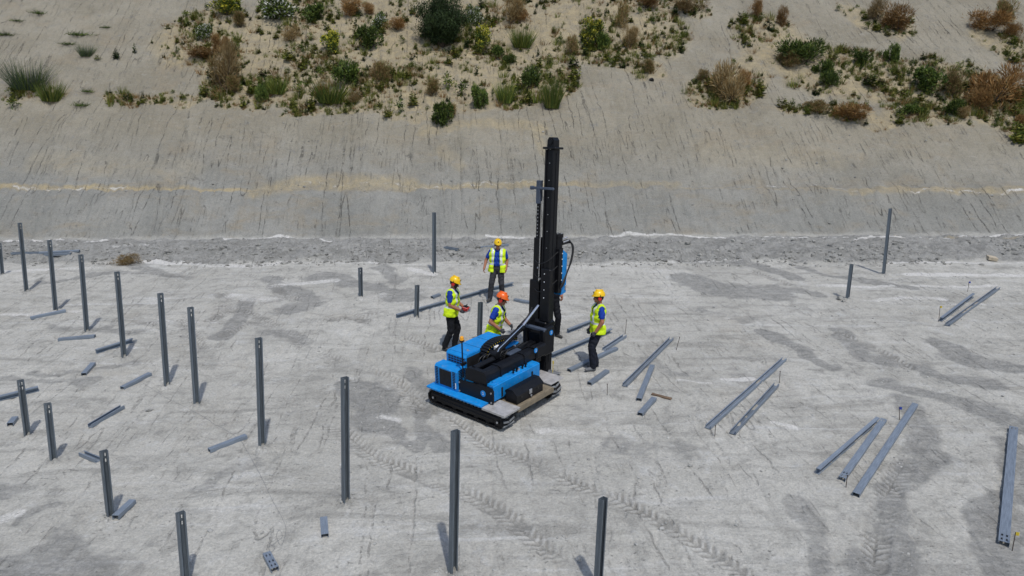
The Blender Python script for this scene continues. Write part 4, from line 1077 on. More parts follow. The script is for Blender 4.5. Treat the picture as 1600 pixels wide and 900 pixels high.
def add_vest(root, tor, open_vest, RL, piv):
    vp = [(Vector(a), r + .017, Vector(b), r2 + .017) for a, r, b, r2 in tor[:3]] + [(Vector((0, -.155, 1.405)), .087, Vector((0, .155, 1.405)), .087), (Vector((.005, -.09, .98)), .146, Vector((.005, .09, .98)), .146), (Vector((.0, -.095, .86)), .154, Vector((.0, .095, .86)), .154)]
    vm = remesh(vp, .012, 4)
    bm = bmesh.new(); bm.from_mesh(vm); bpy.data.meshes.remove(vm)
    kill = []
    for fa in bm.faces:
        c = fa.calc_center_median()
        neck = math.hypot(c.x / .075, c.y / .085) < 1 and c.z > 1.38
        vneck = c.x > 0 and c.z > 1.16 and abs(c.y) < .075 * (c.z - 1.16) / .28 + .0
        front = open_vest and c.x > .03 and abs(c.y) < .075 + .05 * (1.25 - c.z)
        if c.z < .83 or neck or vneck or front or (abs(c.y) > .222 and c.z > 1.19): kill.append(fa)
        else:
            ay = abs(c.y)
            fa.material_index = 1 if (1.035 < c.z < 1.09 or (.095 < ay < .148 and c.z > 1.09)) else 0
    bmesh.ops.delete(bm, geom=kill, context='FACES')
    for v in bm.verts:
        q = v.co; w = .008 * math.sin(q.z * 31 + 4 * math.sin(q.y * 12)) + .006 * math.sin(q.y * 40 + q.z * 9)
        if open_vest and q.x > 0: q.y *= 1 + .25 * max(0, 1.2 - q.z); q.x += .05 * max(0, 1.15 - q.z)
        q.x += w * (1 if q.x > 0 else -1); q.y += w * .6 * (1 if q.y > 0 else -1)
    ve = finish('vest', bm, [M['hivis'], M['tape']], root, True)
    ml = RL.to_4x4(); ml.translation = piv - RL @ piv; ve.matrix_local = ml
    so = ve.modifiers.new('cloth', 'SOLIDIFY'); so.thickness = .006; so.offset = 1
def finish_head(root, RH, hc, hat, muffs):
    # helmet
    bm = bmesh.new(); rings = []
    for j in range(9):
        t = j / 8 * math.pi / 2; r, z = math.cos(t), math.sin(t)
        rings.append([bm.verts.new((.132 * max(r, .02) * math.cos(a) - .005, .108 * max(r, .02) * math.sin(a), .035 + .115 * z + .006 * (abs(math.sin(a)) < .25) * r * (j > 1))) for a in [2 * math.pi * k / 28 for k in range(28)]])
    brim = [bm.verts.new((.138 * math.cos(a) + (.035 * max(0, math.cos(a)) ** 2) - .005, .114 * math.sin(a), .022 - .014 * max(0, math.cos(a)))) for a in [2 * math.pi * k / 28 for k in range(28)]]
    allr = [brim] + rings
    for a, b in zip(allr, allr[1:]):
        for k in range(28): bm.faces.new([a[k], a[(k + 1) % 28], b[(k + 1) % 28], b[k]])
    bm.faces.new(rings[-1])
    for z in (-.03, 0, .03): box(bm, (-.005, z, .150 - abs(z) * .35), (.16, .010, .016), None, .004)
    hel = finish('helmet', bm, M[hat], root, True, 50)
    mh = RH.to_4x4(); mh.translation = hc + RH @ Vector((.005, 0, .028)); hel.matrix_local = mh
    so = hel.modifiers.new('shell', 'SOLIDIFY'); so.thickness = .005; so.offset = -1
    bm = bmesh.new(); cyl(bm, (.128, 0, .09), (.112, 0, .096), .016, n=10); o = finish('helmet_badge', bm, M['hair'], hel)
    if muffs:
        em = empty('ear_defenders'); em.parent = root; em.matrix_local = mh
        for s in (1, -1):
            bm = bmesh.new(); cyl(bm, (.0, .085 * s, -.035), (.0, .122 * s, -.035), .043, .034, n=16); finish('ear_cup', bm, M['muff'], em, True, 45)
        bm = bmesh.new(); tube(bm, catmull([(0, .118, -.02), (-.01, .126, .03), (-.005, .120, .06)], 4), .006, 6); tube(bm, catmull([(0, -.118, -.02), (-.01, -.126, .03), (-.005, -.120, .06)], 4), .006, 6); finish('cup_arm', bm, M['hair'], em)
def build_people():
    def at(px, py):
        p = pick(px, py); p.z = ground_z(p.x, p.y) - .006; return p
    D = math.radians
    # worker with the remote control
    b = at(704, 545)
    p1, wr = worker('worker in yellow helmet and vest holding a red remote control', b, D(-12), ((.06, .13), (-.10, -.13)), ((.27, .11, 1.03), (.25, -.12, 1.00)), lean=.06, head=(0, .28), mask=True, hint=((-.6, .7, -.6), (-.8, -.4, -.6)), palm=((0, -1, -.2), (0, 1, -.2)), trousers='trouser_black', boots='boot')
    rc = empty('remote_control', 'red and black remote control box held by the masked worker', 'remote control')
    rc.matrix_world = p1.matrix_basis @ Matrix.Translation((.35, -.005, 1.02)) @ Matrix.Rotation(.25, 4, 'Y')
    bm = bmesh.new(); box(bm, (0, 0, 0), (.15, .20, .085), None, .015); finish('housing', bm, M['red'], rc)
    bm = bmesh.new(); box(bm, (-.01, 0, .045), (.11, .16, .012), None, .004); pn = finish('panel', bm, M['black'], rc)
    for y in (-.05, .05): bm = bmesh.new(); cyl(bm, (0, y, .05), (0, y, .085), .008); cyl(bm, (0, y, .08), (0, y, .095), .014); finish('joystick', bm, M['black'], pn)
    bm = bmesh.new(); tube(bm, catmull([(-.05, .10, 0), (-.05, .125, .03), (.05, .125, .03), (.05, .10, 0)]), .008, 6); tube(bm, catmull([(-.05, -.10, 0), (-.05, -.125, .03), (.05, -.125, .03), (.05, -.10, 0)]), .008, 6); finish('side_guard', bm, M['black'], rc)
    # walking worker behind
    b = at(776, 468)
    worker('walking worker with open yellow vest over a blue shirt, no ear defenders', b, D(-96), ((-.02, .16), (.14, -.17)), ((.02, .25, .92), (.10, -.36, .93)), lean=.03, head=(.25, .15), muffs=False, open_vest=True, trousers='trouser_grey', gloves=False, hint=((-1, .3, 0), (-.7, -.4, 0)))
    # worker in the orange helmet behind the machine
    b = at(770, 576)
    worker('worker in orange helmet bending behind the blue engine hood', b, D(-14), ((.05, .12), (-.06, -.12)), ((.36, .05, 1.02), (.20, -.24, .98)), lean=.20, head=(0, .05), hat='hat_orange', hint=((-.6, .8, -.2), (-1, -.35, 0)), palm=((0, -1, -.3), (0, 1, -.2)))
    # standing worker at right
    b = at(931, 577)
    worker('worker in yellow helmet standing at right, seen from the side', b, D(187), ((.09, .10), (-.02, -.10)), ((.10, .22, .90), (.12, -.22, .88)), lean=-.02, head=(0, .02), trousers='trouser_navy', boots='boot_grey', hint=((-.6, .5, 0), (-.6, -.5, 0)))
    # worker hidden behind the mast
    b = at(860, 526)
    worker('worker in dark clothes mostly hidden behind the black mast, one leg showing', b, D(-70), ((.05, .15), (-.05, -.13)), ((.14, .20, 1.02), (.2, -.22, .92)), lean=.02, trousers='trouser_black', shirt='shirt_dark', gloves=False, vest=False)
# ---------------------------------------------------------------- plants
def leaf_material(name, cols, rough=0.7):
    k = NT(name)
    g = k.n('NewGeometry'); oi = k.n('ObjectInfo')
    r = k.math('FRACT', k.math('ADD', g.outputs['Random Per Island'], oi.outputs['Random']))
    cr = k.n('ValToRGB'); e = cr.color_ramp.elements
    while len(e) < len(cols): e.new(.5)
    for i, c in enumerate(cols): e[i].position = i / (len(cols) - 1); e[i].color = (*c, 1)
    k.l(r, cr.inputs[0])
    tone = k.math('ADD', k.math('MULTIPLY', oi.outputs['Random'], .5), .75)
    sc = k.n('VectorMath', operation='SCALE'); k.l(cr.outputs[0], sc.inputs[0]); k.l(tone, sc.inputs['Scale'])
    m = k.out(sc.outputs[0], rough, None, 0, .25)
    try: k.b.inputs['Transmission Weight'].default_value = 0.0
    except KeyError: pass
    return m
M['leaf_dark'] = leaf_material('dark_foliage', [(.013, .026, .008), (.027, .050, .014), (.048, .078, .020)])
M['leaf_green'] = leaf_material('green_foliage', [(.030, .052, .010), (.070, .112, .018), (.13, .165, .030)])
M['leaf_lime'] = leaf_material('yellow_green_foliage', [(.075, .10, .015), (.15, .165, .026), (.23, .215, .045)])
M['leaf_blue'] = leaf_material('grey_green_foliage', [(.018, .034, .022), (.038, .060, .038), (.06, .085, .05)])
M['dry'] = leaf_material('dry_stems', [(.12, .075, .028), (.205, .135, .050), (.30, .21, .095)])
M['rust'] = leaf_material('rust_brown_stems', [(.12, .058, .018), (.20, .102, .030), (.30, .175, .060)])
M['straw'] = leaf_material('straw', [(.18, .14, .07), (.26, .21, .11), (.34, .29, .17)])
M['petal_yellow'] = leaf_material('yellow_petals', [(.38, .34, .03), (.50, .46, .05)])
M['petal_white'] = leaf_material('white_petals', [(.5, .5, .44), (.65, .65, .6)])
M['stem'] = simple('woody_stem', (.07, .05, .035), .8)

class Foliage:
    def __init__(self, seed): self.r = random.Random(seed); self.V, self.F, self.m = [], [], []
    def quad(self, p, d, n, L, W, mi):
        """leaf: pointed quad from p along d"""
        s = d.cross(n)
        s = s.normalized() * W / 2 if s.length > 1e-6 else Vector((W / 2, 0, 0))
        i = len(self.V); q = p + d * L
        self.V += [p, p + d * L * .5 + s, q, p + d * L * .5 - s]; self.F.append((i, i + 1, i + 2, i + 3)); self.m.append(mi)
    def blade(self, p, d, L, W, droop, mi, seg=3):
        side = d.cross(Vector((0, 0, 1))); side = side.normalized() if side.length > 1e-4 else Vector((1, 0, 0))
        a = self.r.uniform(0, 3.14); side = (side * math.cos(a) + side.cross(d) * math.sin(a)).normalized()
        i = len(self.V); q = p.copy(); dd = d.copy()
        for k in range(seg):
            w = W * (1 - k / seg) / 2
            self.V += [q - side * w, q + side * w]
            dd = (dd + Vector((0, 0, -droop))).normalized(); q = q + dd * L / seg
        self.V.append(q)
        for k in range(seg - 1): self.F.append((i + 2 * k, i + 2 * k + 1, i + 2 * k + 3, i + 2 * k + 2)); self.m.append(mi)
        self.F.append((i + 2 * seg - 2, i + 2 * seg - 1, i + 2 * seg)); self.m.append(mi)
        return q
    def rnd(self, up=0.0):
        r = self.r
        while True:
            v = Vector((r.uniform(-1, 1), r.uniform(-1, 1), r.uniform(-1, 1)))
            if .05 < v.length < 1: break
        v.z += up
        return v.normalized()
    def mesh(self, name, mats):
        me = bpy.data.meshes.new(name); me.from_pydata([tuple(v) for v in self.V], [], self.F)
        for m in mats: me.materials.append(M[m])
        me.polygons.foreach_set('material_index', self.m); me.update()
        return me
def plant_shrub(seed, mats, leaves=1500, leaf=(.10, .035), flower=0, h=.8, lobes=7, upright=.35):
    f = Foliage(seed); r = f.r
    L = [(Vector((r.uniform(-.28, .28), r.uniform(-.28, .28), r.uniform(.12, .62) * h)), r.uniform(.09, .24)) for _ in range(int(lobes * 1.6))]
    for c, R in L:
        f.blade(Vector((c.x * .2, c.y * .2, 0)), (c).normalized(), c.length, .03, .02, len(mats) - 1)
    tops = []
    for i in range(leaves):
        c, R = r.choice(L); d = f.rnd(.15)
        p = c + d * R * (r.random() ** .35) * (1.6 if r.random() < .07 else 1.0)
        if p.z < .01: continue
        dd = (d + f.rnd() * .7 + Vector((0, 0, upright))).normalized()
        f.quad(p, dd, f.rnd(), leaf[0] * r.uniform(.6, 1.3), leaf[1] * r.uniform(.7, 1.3), 0 if r.random() < .8 or len(mats) < 3 else 1)
        if p.z > c.z + R * .35: tops.append(p)
    for i in range(flower):
        p = r.choice(tops); f.quad(p + Vector((0, 0, .04)), f.rnd(.6), f.rnd(), .045, .045, len(mats) - 2)
    return f.mesh('shrub', mats)
def plant_tuft(seed, mats, n=150, h=.9, spread=.55, w=.016, droop=.10, heads=0):
    f = Foliage(seed); r = f.r
    for i in range(n):
        a = r.uniform(0, 6.283); q = r.random() ** .6 * .30
        p = Vector((math.cos(a) * q, math.sin(a) * q, 0)); d = Vector((math.cos(a) * spread * r.random(), math.sin(a) * spread * r.random(), 1)).normalized()
        e = f.blade(p, d, h * r.uniform(.45, 1.1), w * r.uniform(.7, 1.4), droop * r.random(), 0 if r.random() < .72 or len(mats) < 2 else 1)
        if r.random() < heads:
            for k in range(3): f.quad(e - Vector((0, 0, .04 * k)), f.rnd(.3), f.rnd(), .07, .022, len(mats) - 1)
    return f.mesh('tuft', mats)
def plant_weed(seed, mats, tiers=9, stems=1):
    f = Foliage(seed); r = f.r
    for s in range(stems):
        o = Vector((r.uniform(-.22, .22), r.uniform(-.22, .22), 0)) * (stems > 1); h = r.uniform(.75, 1.1); ln = Vector((r.uniform(-.15, .15), r.uniform(-.15, .15), 1)).normalized()
        f.blade(o, ln, h, .035, 0, 0)
        for t in range(tiers):
            k = (t + .5) / tiers; c = o + ln * h * k; R = .40 * (1 - k * .7)
            for j in range(7):
                a = r.uniform(0, 6.283); f.quad(c + Vector((0, 0, r.uniform(-.04, .04))), Vector((math.cos(a), math.sin(a), r.uniform(-.1, .5))).normalized(), f.rnd(1), R * r.uniform(.7, 1.2), R * .42, 0 if r.random() < .8 or len(mats) < 2 else 1)
    return f.mesh('weed', mats)
def plant_clump(seed, mats, n=130):
    """dense little mound of broad leaves"""
    f = Foliage(seed); r = f.r
    C = [(Vector((r.gauss(0, .10), r.gauss(0, .10), r.uniform(.2, .55))), r.uniform(.15, .28)) for _ in range(6)]
    for i in range(n):
        c, R = r.choice(C); d = f.rnd(.3); f.quad(c + d * R * r.random(), (d + f.rnd() * .5).normalized(), f.rnd(), r.uniform(.08, .16), r.uniform(.035, .075), 0 if r.random() < .6 else 1)
    for c, R in C: f.blade(Vector((c.x * .4, c.y * .4, 0)), c.normalized(), c.length, .03, .02, 0)
    return f.mesh('clump', mats)
def plant_mat(seed, mats, n=120):
    f = Foliage(seed); r = f.r
    for i in range(n):
        a = r.uniform(0, 6.283); d = Vector((math.cos(a), math.sin(a) * .7, r.uniform(.25, 1.1))).normalized()
        p = Vector((r.gauss(0, .2), r.gauss(0, .14), 0)); f.blade(p, d, r.uniform(.15, .4), .02, .10, 0 if r.random() < .6 else len(mats) - 1)
    return f.mesh('mat', mats)
KIND = {}
def build_kinds():
    KIND['green'] = [plant_shrub(s, ['leaf_green', 'leaf_dark', 'stem'], 2600, (.10, .038)) for s in (1, 2)]
    KIND['dark'] = [plant_shrub(s, ['leaf_green', 'leaf_dark', 'stem'], 3000, (.11, .020), 0, .7, 10, .8) for s in (3, 4)]
    KIND['yellow'] = [plant_shrub(s, ['leaf_green', 'petal_yellow', 'stem'], 1900, (.09, .032), 700, .95, upright=.6) for s in (5, 6)]
    KIND['white'] = [plant_shrub(s, ['leaf_green', 'petal_white', 'stem'], 2300, (.10, .036), 110) for s in (7, 8)]
    KIND['tuft'] = [plant_tuft(s, ['leaf_green', 'leaf_lime'], 420, .95, .7, .022) for s in (9, 10)]
    KIND['bluetuft'] = [plant_tuft(s, ['leaf_blue', 'leaf_green'], 900, .9, .85, .008, .14) for s in (11, 12)]
    KIND['dry'] = [plant_shrub(s, ['dry', 'straw', 'stem'], 3000, (.13, .010), 0, .85, 8, 1.0) for s in (13, 14)]
    KIND['rust'] = [plant_shrub(s, ['rust', 'dry', 'stem'], 3200, (.11, .012), 0, .7, 9, .6) for s in (15, 16)]
    KIND['mixed'] = [plant_shrub(s, ['dry', 'leaf_green', 'stem'], 2800, (.12, .014), 0, .9, 7, .9) for s in (17, 18)]
    KIND['mat'] = [plant_mat(s, ['leaf_green', 'leaf_dark'], 200) for s in (19, 20)]
    KIND['weed'] = [plant_weed(s, ['leaf_dark', 'leaf_green'], 8, n) for s, n in ((21, 1), (22, 2), (23, 3))]
    KIND['lime'] = [plant_weed(s, ['leaf_lime', 'leaf_green'], 7, n) for s, n in ((24, 2), (25, 3))]
    KIND['grass'] = [plant_tuft(s, ['leaf_lime', 'leaf_green'], 40, .95, .5, .035) for s in (26, 27)]
    KIND['clump'] = [plant_clump(s, m) for s, m in ((31, ['leaf_green', 'leaf_dark']), (32, ['leaf_green', 'leaf_lime']), (33, ['leaf_green', 'leaf_lime']))]
    KIND['sprig'] = [plant_tuft(s, ['rust', 'straw'], 50, .7, .9, .03, .1, .4) for s in (28, 29)]
# (x, y of the foot in the photograph, width px, height px, kind, label)
BUSHES = [(45, 140, 84, 44, 'bluetuft', 'wide feathery grey-green grass clump at the left edge of the slope'), (80, 157, 40, 32, 'tuft', 'rounded green tuft just below the wide feathery clump at left'), (22, 172, 26, 24, 'weed', 'dark leafy weed at far left below the feathery clump'), (8, 56, 30, 16, 'mat', 'low dark plant at the very left edge of the slope'), (62, 20, 36, 14, 'mat', 'low dark plant near the top left corner'), (25, 32, 24, 10, 'mat', 'thin low plant left of the top left one'),
 (130, 55, 44, 16, 'mat', 'low spreading plant alone on the grey upper left slope'), (108, 68, 28, 11, 'mat', 'small low plant left of the spreading one, upper left'), (166, 44, 22, 8, 'mat', 'small low plant right of the spreading one, upper left'), (135, 88, 32, 18, 'bluetuft', 'small green tuft below the spreading plants, upper left'), (152, 96, 16, 9, 'weed', 'tiny weed right beneath the small green tuft, upper left'), (182, 93, 11, 16, 'weed', 'small dark upright weed on grey slope at left'), (210, 82, 9, 16, 'weed', 'thin upright weed highest right on the grey left slope'), (138, 144, 26, 14, 'mat', 'flat plant right of the round green tuft'), (128, 164, 34, 16, 'mat', 'flat plant on the slope edge at left'), (173, 165, 12, 28, 'grass', 'pale spindly grass on the slope edge at left'),
 (356, 24, 50, 26, 'yellow', 'yellow flowering bush at upper left of the plants'), (376, 40, 30, 26, 'mixed', 'brown bush just right of the upper left yellow flowers'), (318, 60, 28, 28, 'white', 'green bush with pale flowers at the left end of the plants'), (320, 89, 56, 20, 'rust', 'flat rust brown patch at the left end of the plants'), (352, 138, 58, 74, 'dry', 'tall tan dry bush at the left end of the plants'), (368, 145, 32, 30, 'mixed', 'dark brown tuft at the foot of the tall tan bush'), (346, 82, 30, 30, 'rust', 'brown dry clump above the tall tan bush'),
 (440, 28, 62, 42, 'white', 'dark green bush with white flowers at top, left of centre'), (490, 34, 34, 32, 'green', 'green bush right of the white flowered one at top'), (549, 24, 36, 30, 'rust', 'rust brown bush at the top, left of centre'), (455, 64, 30, 28, 'dry', 'thin brown bush under the white flowered one'), (516, 84, 34, 34, 'yellow', 'yellow topped bush left of centre'), (576, 76, 40, 38, 'green', 'compact green bush left of the largest shrub'), (595, 42, 26, 26, 'white', 'small bush with cream flowers left of the largest shrub'), (618, 46, 34, 20, 'rust', 'low brown bush touching the largest shrub on its left'), (578, 24, 22, 18, 'rust', 'small brown clump at the top between bushes'),
 (628, 68, 14, 11, 'weed', 'single small plant on bare soil left of the largest shrub'), (742, 38, 26, 36, 'white', 'white flowered bush touching the largest shrub on its right'), (753, 78, 30, 38, 'yellow', 'yellow topped bush right of the largest shrub'), (776, 88, 24, 20, 'green', 'low green bush right of the yellow topped one near centre'), (795, 100, 26, 18, 'dark', 'dark low bush at centre right of the largest shrub'), (600, 130, 30, 38, 'mixed', 'upright brown-green bush beneath the largest shrub'), (586, 120, 22, 26, 'dry', 'dry bush joined to the upright brown-green one'), (541, 132, 40, 42, 'green', 'tall green bush above the slope edge, left of centre'), (517, 162, 56, 36, 'tuft', 'broad grassy bush at the slope edge, left of centre'), (408, 158, 26, 32, 'dark', 'dark bush at slope edge, leftmost of its cluster'), (432, 148, 34, 26, 'tuft', 'grassy green bush beside the dark one at slope edge'), (467, 146, 22, 20, 'weed', 'dark leafy weed between two grassy bushes'), (500, 158, 26, 26, 'rust', 'brown tuft left of the broad grassy bush'),
 (625, 176, 22, 28, 'weed', 'dark cone shaped weed at the slope edge near centre'), (690, 196, 36, 40, 'green', 'green clump lowest on the slope edge near centre'), (704, 182, 22, 24, 'mixed', 'brown-green clump beside the lowest green one'), (555, 160, 26, 20, 'dry', 'pale dry tuft right of the broad grassy bush'), (800, 38, 44, 52, 'dry', 'tall dry grass clump at top right of the largest shrub'), (815, 36, 26, 24, 'rust', 'brown clump beside the tall dry grass at top'), (815, 75, 40, 30, 'tuft', 'loose green grass at centre top'), (926, 74, 40, 40, 'yellow', 'yellow-green bush near the top, right of centre'), (943, 76, 22, 30, 'green', 'green bush at the right side of the yellow-green one'), (973, 42, 26, 42, 'mixed', 'tall brown-green bush at the top right of centre'), (984, 72, 30, 36, 'dry', 'dry brown bush on the plants boundary right of centre'), (893, 88, 20, 34, 'mixed', 'brown upright bush left of the yellow-green one'), (1016, 116, 24, 24, 'mixed', 'small brown bush alone right of centre'),
 (862, 168, 36, 48, 'tuft', 'feathery green bush behind the top of the mast, slope edge'), (828, 140, 34, 40, 'green', 'bright green bush left of the feathery one by the mast top'), (838, 160, 30, 30, 'grass', 'grassy clump left of the mast top'), (790, 160, 34, 34, 'tuft', 'green grassy clump at slope edge, centre'), (750, 168, 30, 40, 'green', 'leafy green bush at slope edge, centre'), (720, 150, 26, 28, 'weed', 'dark leafy weed cluster at centre'), (700, 140, 28, 28, 'weed', 'leafy weed cluster under the largest shrub'), (673, 150, 30, 30, 'mixed', 'brown leafy clump under the largest shrub'),
 (1008, 12, 46, 24, 'rust', 'rust clump at the top edge right of centre'), (1078, 18, 60, 26, 'dry', 'wide tan clump at the top edge right of centre'), (1136, 160, 66, 66, 'dry', 'large tan dry bush at slope edge, right half'), (1120, 150, 30, 34, 'mixed', 'brown-green bush left part of the large tan one'), (1098, 128, 22, 22, 'mixed', 'dark tuft left of the large tan bush'), (1165, 140, 26, 30, 'rust', 'brown bush right of the large tan one'), (1180, 25, 22, 30, 'rust', 'narrow brown bush near the top, right half'), (1222, 38, 20, 30, 'rust', 'narrow rust bush near the top, farther right'), (1255, 96, 76, 44, 'dark', 'wide dark green bush on the right half'), (1296, 134, 32, 28, 'dark', 'dark bush below the wide dark green one at right'), (1232, 102, 36, 26, 'mixed', 'brown edge bush left of the wide dark green one'), (1285, 116, 30, 26, 'green', 'green bush between the two dark ones at right'),
 (1346, 102, 28, 24, 'green', 'dark leafy bush right of the wide dark green one'), (1392, 98, 22, 32, 'green', 'upright green bush right of the middle of the right half'), (1368, 32, 30, 40, 'straw_dry', 'pale straw clump at the top of the right half'), (1402, 48, 52, 40, 'rust', 'wide rust bush at the top of the right half'), (1448, 142, 46, 40, 'green', 'green bush in front of rust growth at right'), (1492, 152, 38, 44, 'mixed', 'brown-green upright bush at right'), (1550, 160, 84, 66, 'rust', 'large spreading rust bush near the right edge'), (1525, 170, 46, 36, 'rust', 'rust clump under the large spreading rust bush'), (1548, 48, 60, 34, 'rust', 'long rust bush near the top right corner'), (1572, 40, 40, 44, 'mixed', 'dark brown-green bush at the top right corner'), (1585, 60, 30, 26, 'rust', 'small rust tuft below the top right corner'),
 (1330, 186, 66, 26, 'rust', 'low rust strip on the slope edge at right'), (1275, 174, 40, 20, 'mixed', 'low mixed tuft on the slope edge at right'), (1425, 180, 26, 18, 'green', 'low green clump on the slope edge at right'), (1488, 180, 30, 26, 'green', 'leafy green clump on the slope edge far right'), (1592, 222, 26, 34, 'lime', 'yellowish plant at the right edge below the others'), (1596, 196, 26, 26, 'rust', 'rust tuft at the right edge above the yellowish plant'), (1505, 185, 26, 22, 'dry', 'dry tuft on the slope edge far right')]
KIND_ALIAS = {'straw_dry': 'dry'}
def build_plants():
    build_kinds()
    rnd = random.Random(5)
    for i, (px, py, w, h, kd, label) in enumerate(BUSHES):
        kd = KIND_ALIAS.get(kd, kd)
        if kd == 'weed' and w > 12: kd = 'clump'
        p = pick(px, py); m = F_PX / (p - CAM).dot(FWD)
        me = KIND[kd][i % len(KIND[kd])]
        o = link_mesh({'dry': 'dry_bush', 'rust': 'dry_bush', 'mixed': 'dry_bush', 'tuft': 'grass_clump', 'bluetuft': 'grass_clump', 'grass': 'grass_clump', 'weed': 'leafy_weed', 'clump': 'leafy_weed', 'lime': 'leafy_weed', 'mat': 'low_plant', 'yellow': 'flowering_bush', 'white': 'flowering_bush'}.get(kd, 'bush'), me)
        wid = {'tuft': 1.0, 'bluetuft': 1.25, 'dry': .95, 'rust': .95, 'mixed': .95, 'weed': .7, 'clump': .75, 'lime': .8, 'mat': 1.0, 'grass': .8}.get(kd, .95)
        hei = {'mat': .45, 'weed': 1.0, 'clump': .85, 'lime': 1.0, 'tuft': .85, 'bluetuft': .75, 'dry': .82, 'rust': .7, 'mixed': .85, 'grass': .9}.get(kd, .78)
        o.scale = (w / m / wid, w / m / wid, h / m / hei * 1.06)
        o.rotation_euler = (0, 0, rnd.uniform(0, 6.28)); o.location = (p.x, p.y, ground_z(p.x, p.y) - .03)
        tag(o, label, 'grass' if 'grass' in o.name else ('weed' if 'weed' in o.name or 'low' in o.name else 'bush'), 'bushes on the upper slope')
    # the largest shrub: stems and foliage
    p = pick(690, 72); s = 2.55
    big = empty('large_shrub', 'largest dark green feathery shrub at the top of the slope', 'shrub', 'bushes on the upper slope', (p.x, p.y, ground_z(p.x, p.y) - .03))
    f = Foliage(99); r = f.r; ends = []
    bm = bmesh.new()
    for i in range(40):
        a = r.uniform(0, 6.283); t = r.random() ** .7
        e = Vector((math.cos(a) * t * 1.25, math.sin(a) * t * 1.1, r.uniform(.7, 3.0) * (1.05 - .45 * t)))
        mid = e * .5 + Vector((0, 0, .25)); path = catmull([Vector((e.x * .08, e.y * .08, 0)), mid, e], 6)
        tube(bm, path, [.035 * (1 - .8 * k / 12) for k in range(len(path))], 5); ends.append(path)
    finish('stem', bm, M['stem'], big)
    for i in range(42000):
        path = r.choice(ends); q = path[r.randrange(3, len(path))]; R = r.uniform(.1, .48)
        p2 = q + f.rnd(.2) * R
        if p2.z < .12: continue
        f.quad(p2, (f.rnd(.9)).normalized(), f.rnd(), r.uniform(.09, .18), r.uniform(.02, .038), 0 if r.random() < .75 else 1)
    link_mesh('foliage', f.mesh('large_shrub_foliage', ['leaf_dark', 'leaf_dark']), big)
    # dry brush heap at the slope foot
    p = pick(199, 414); o = link_mesh('brush_clump', KIND['dry'][0]); o.location = (p.x, p.y, ground_z(p.x, p.y) - .03); o.scale = (.95, .7, .55)
    tag(o, 'brown brush clump on the rubble strip behind the tall posts at left', 'brush')
    # small weeds: positions by the vegetated soil
    cand = np.nonzero((veg + .35 * (fbm(gx * .5, gy * .5, 43, 3) - .5) > .30) & (gy < 43.5) & (np.abs(gx) < .76 * gy))[0]
    rs = np.random.RandomState(3)
    dens = (fbm(gx[cand] * .7, gy[cand] * .7, 41, 3)); cand = cand[rs.rand(len(cand)) < np.clip((dens - .30) * 2.0, .05, .8)]
    # area weighting: rows are denser near the foot
    pts = cand[rs.permutation(len(cand))[:7600]]
    kinds = ['weed', 'clump', 'clump', 'lime', 'lime', 'grass', 'sprig', 'sprig', 'sprig', 'sprig', 'sprig', 'grass', 'clump', 'grass', 'grass', 'lime']
    sizes = np.clip(rs.lognormal(-1.55, .48, len(pts)), .07, .62)
    order = np.argsort(-sizes)
    LAB = {'clump': 'small dense mound of green leaves scattered on tan soil', 'weed': 'small dark green leafy weed scattered on tan soil', 'lime': 'small yellow-green weed scattered on tan soil', 'grass': 'small green grass tuft scattered on tan soil', 'sprig': 'small dry brown sprig scattered on tan soil'}
    NAME = {'clump': 'leafy_clump', 'weed': 'small_weed', 'lime': 'yellowish_weed', 'grass': 'grass_tuft', 'sprig': 'dry_sprig'}
    V, Fc, mi = [], [], []
    mats = ['leaf_dark', 'leaf_green', 'leaf_lime', 'dry', 'rust', 'straw']
    nv = 0
    tmpl = {}
    for k in ('weed', 'lime', 'grass', 'sprig', 'clump'):
        for me in KIND[k]:
            co = np.empty(len(me.vertices) * 3, np.float32); me.vertices.foreach_get('co', co)
            tmpl[me.name] = (co.reshape(-1, 3), [tuple(p.vertices) for p in me.polygons], [mats.index({'dark_foliage': 'leaf_dark', 'green_foliage': 'leaf_green', 'yellow_green_foliage': 'leaf_lime', 'dry_stems': 'dry', 'rust_brown_stems': 'rust', 'straw': 'straw'}[me.materials[p.material_index].name]) for p in me.polygons])
    for rank, ii in enumerate(order):
        kd = kinds[rs.randint(len(kinds))]; me = KIND[kd][rs.randint(len(KIND[kd]))]
        i = pts[ii]; s = sizes[ii]; x, y, z = gx[i] + rs.uniform(-.05, .05), gy[i] + rs.uniform(-.05, .05), gz[i] - .02
        a = rs.uniform(0, 6.28); wd = s * rs.uniform(.8, 1.4)
        if rank < 270:
            o = link_mesh(NAME[kd], me); o.location = (x, y, z); o.rotation_euler = (0, 0, a); o.scale = (wd, wd, s)
            tag(o, LAB[kd], 'weed', 'small weeds scattered over the upper slope')
        else:
            co, fs, ms = tmpl[me.name]
            ca, sa = math.cos(a), math.sin(a)
            V.append(np.stack([x + wd * (co[:, 0] * ca - co[:, 1] * sa), y + wd * (co[:, 0] * sa + co[:, 1] * ca), z + s * co[:, 2]], 1))
            Fc += [tuple(v + nv for v in f_) for f_ in fs]; mi += ms; nv += len(co)
    o = raw('ground_cover', np.concatenate(V).tolist(), Fc, [M[m] for m in mats], None, False, mi)
    tag(o, 'low green and brown ground cover over the tan soil of the slope', 'ground cover', None, 'stuff')
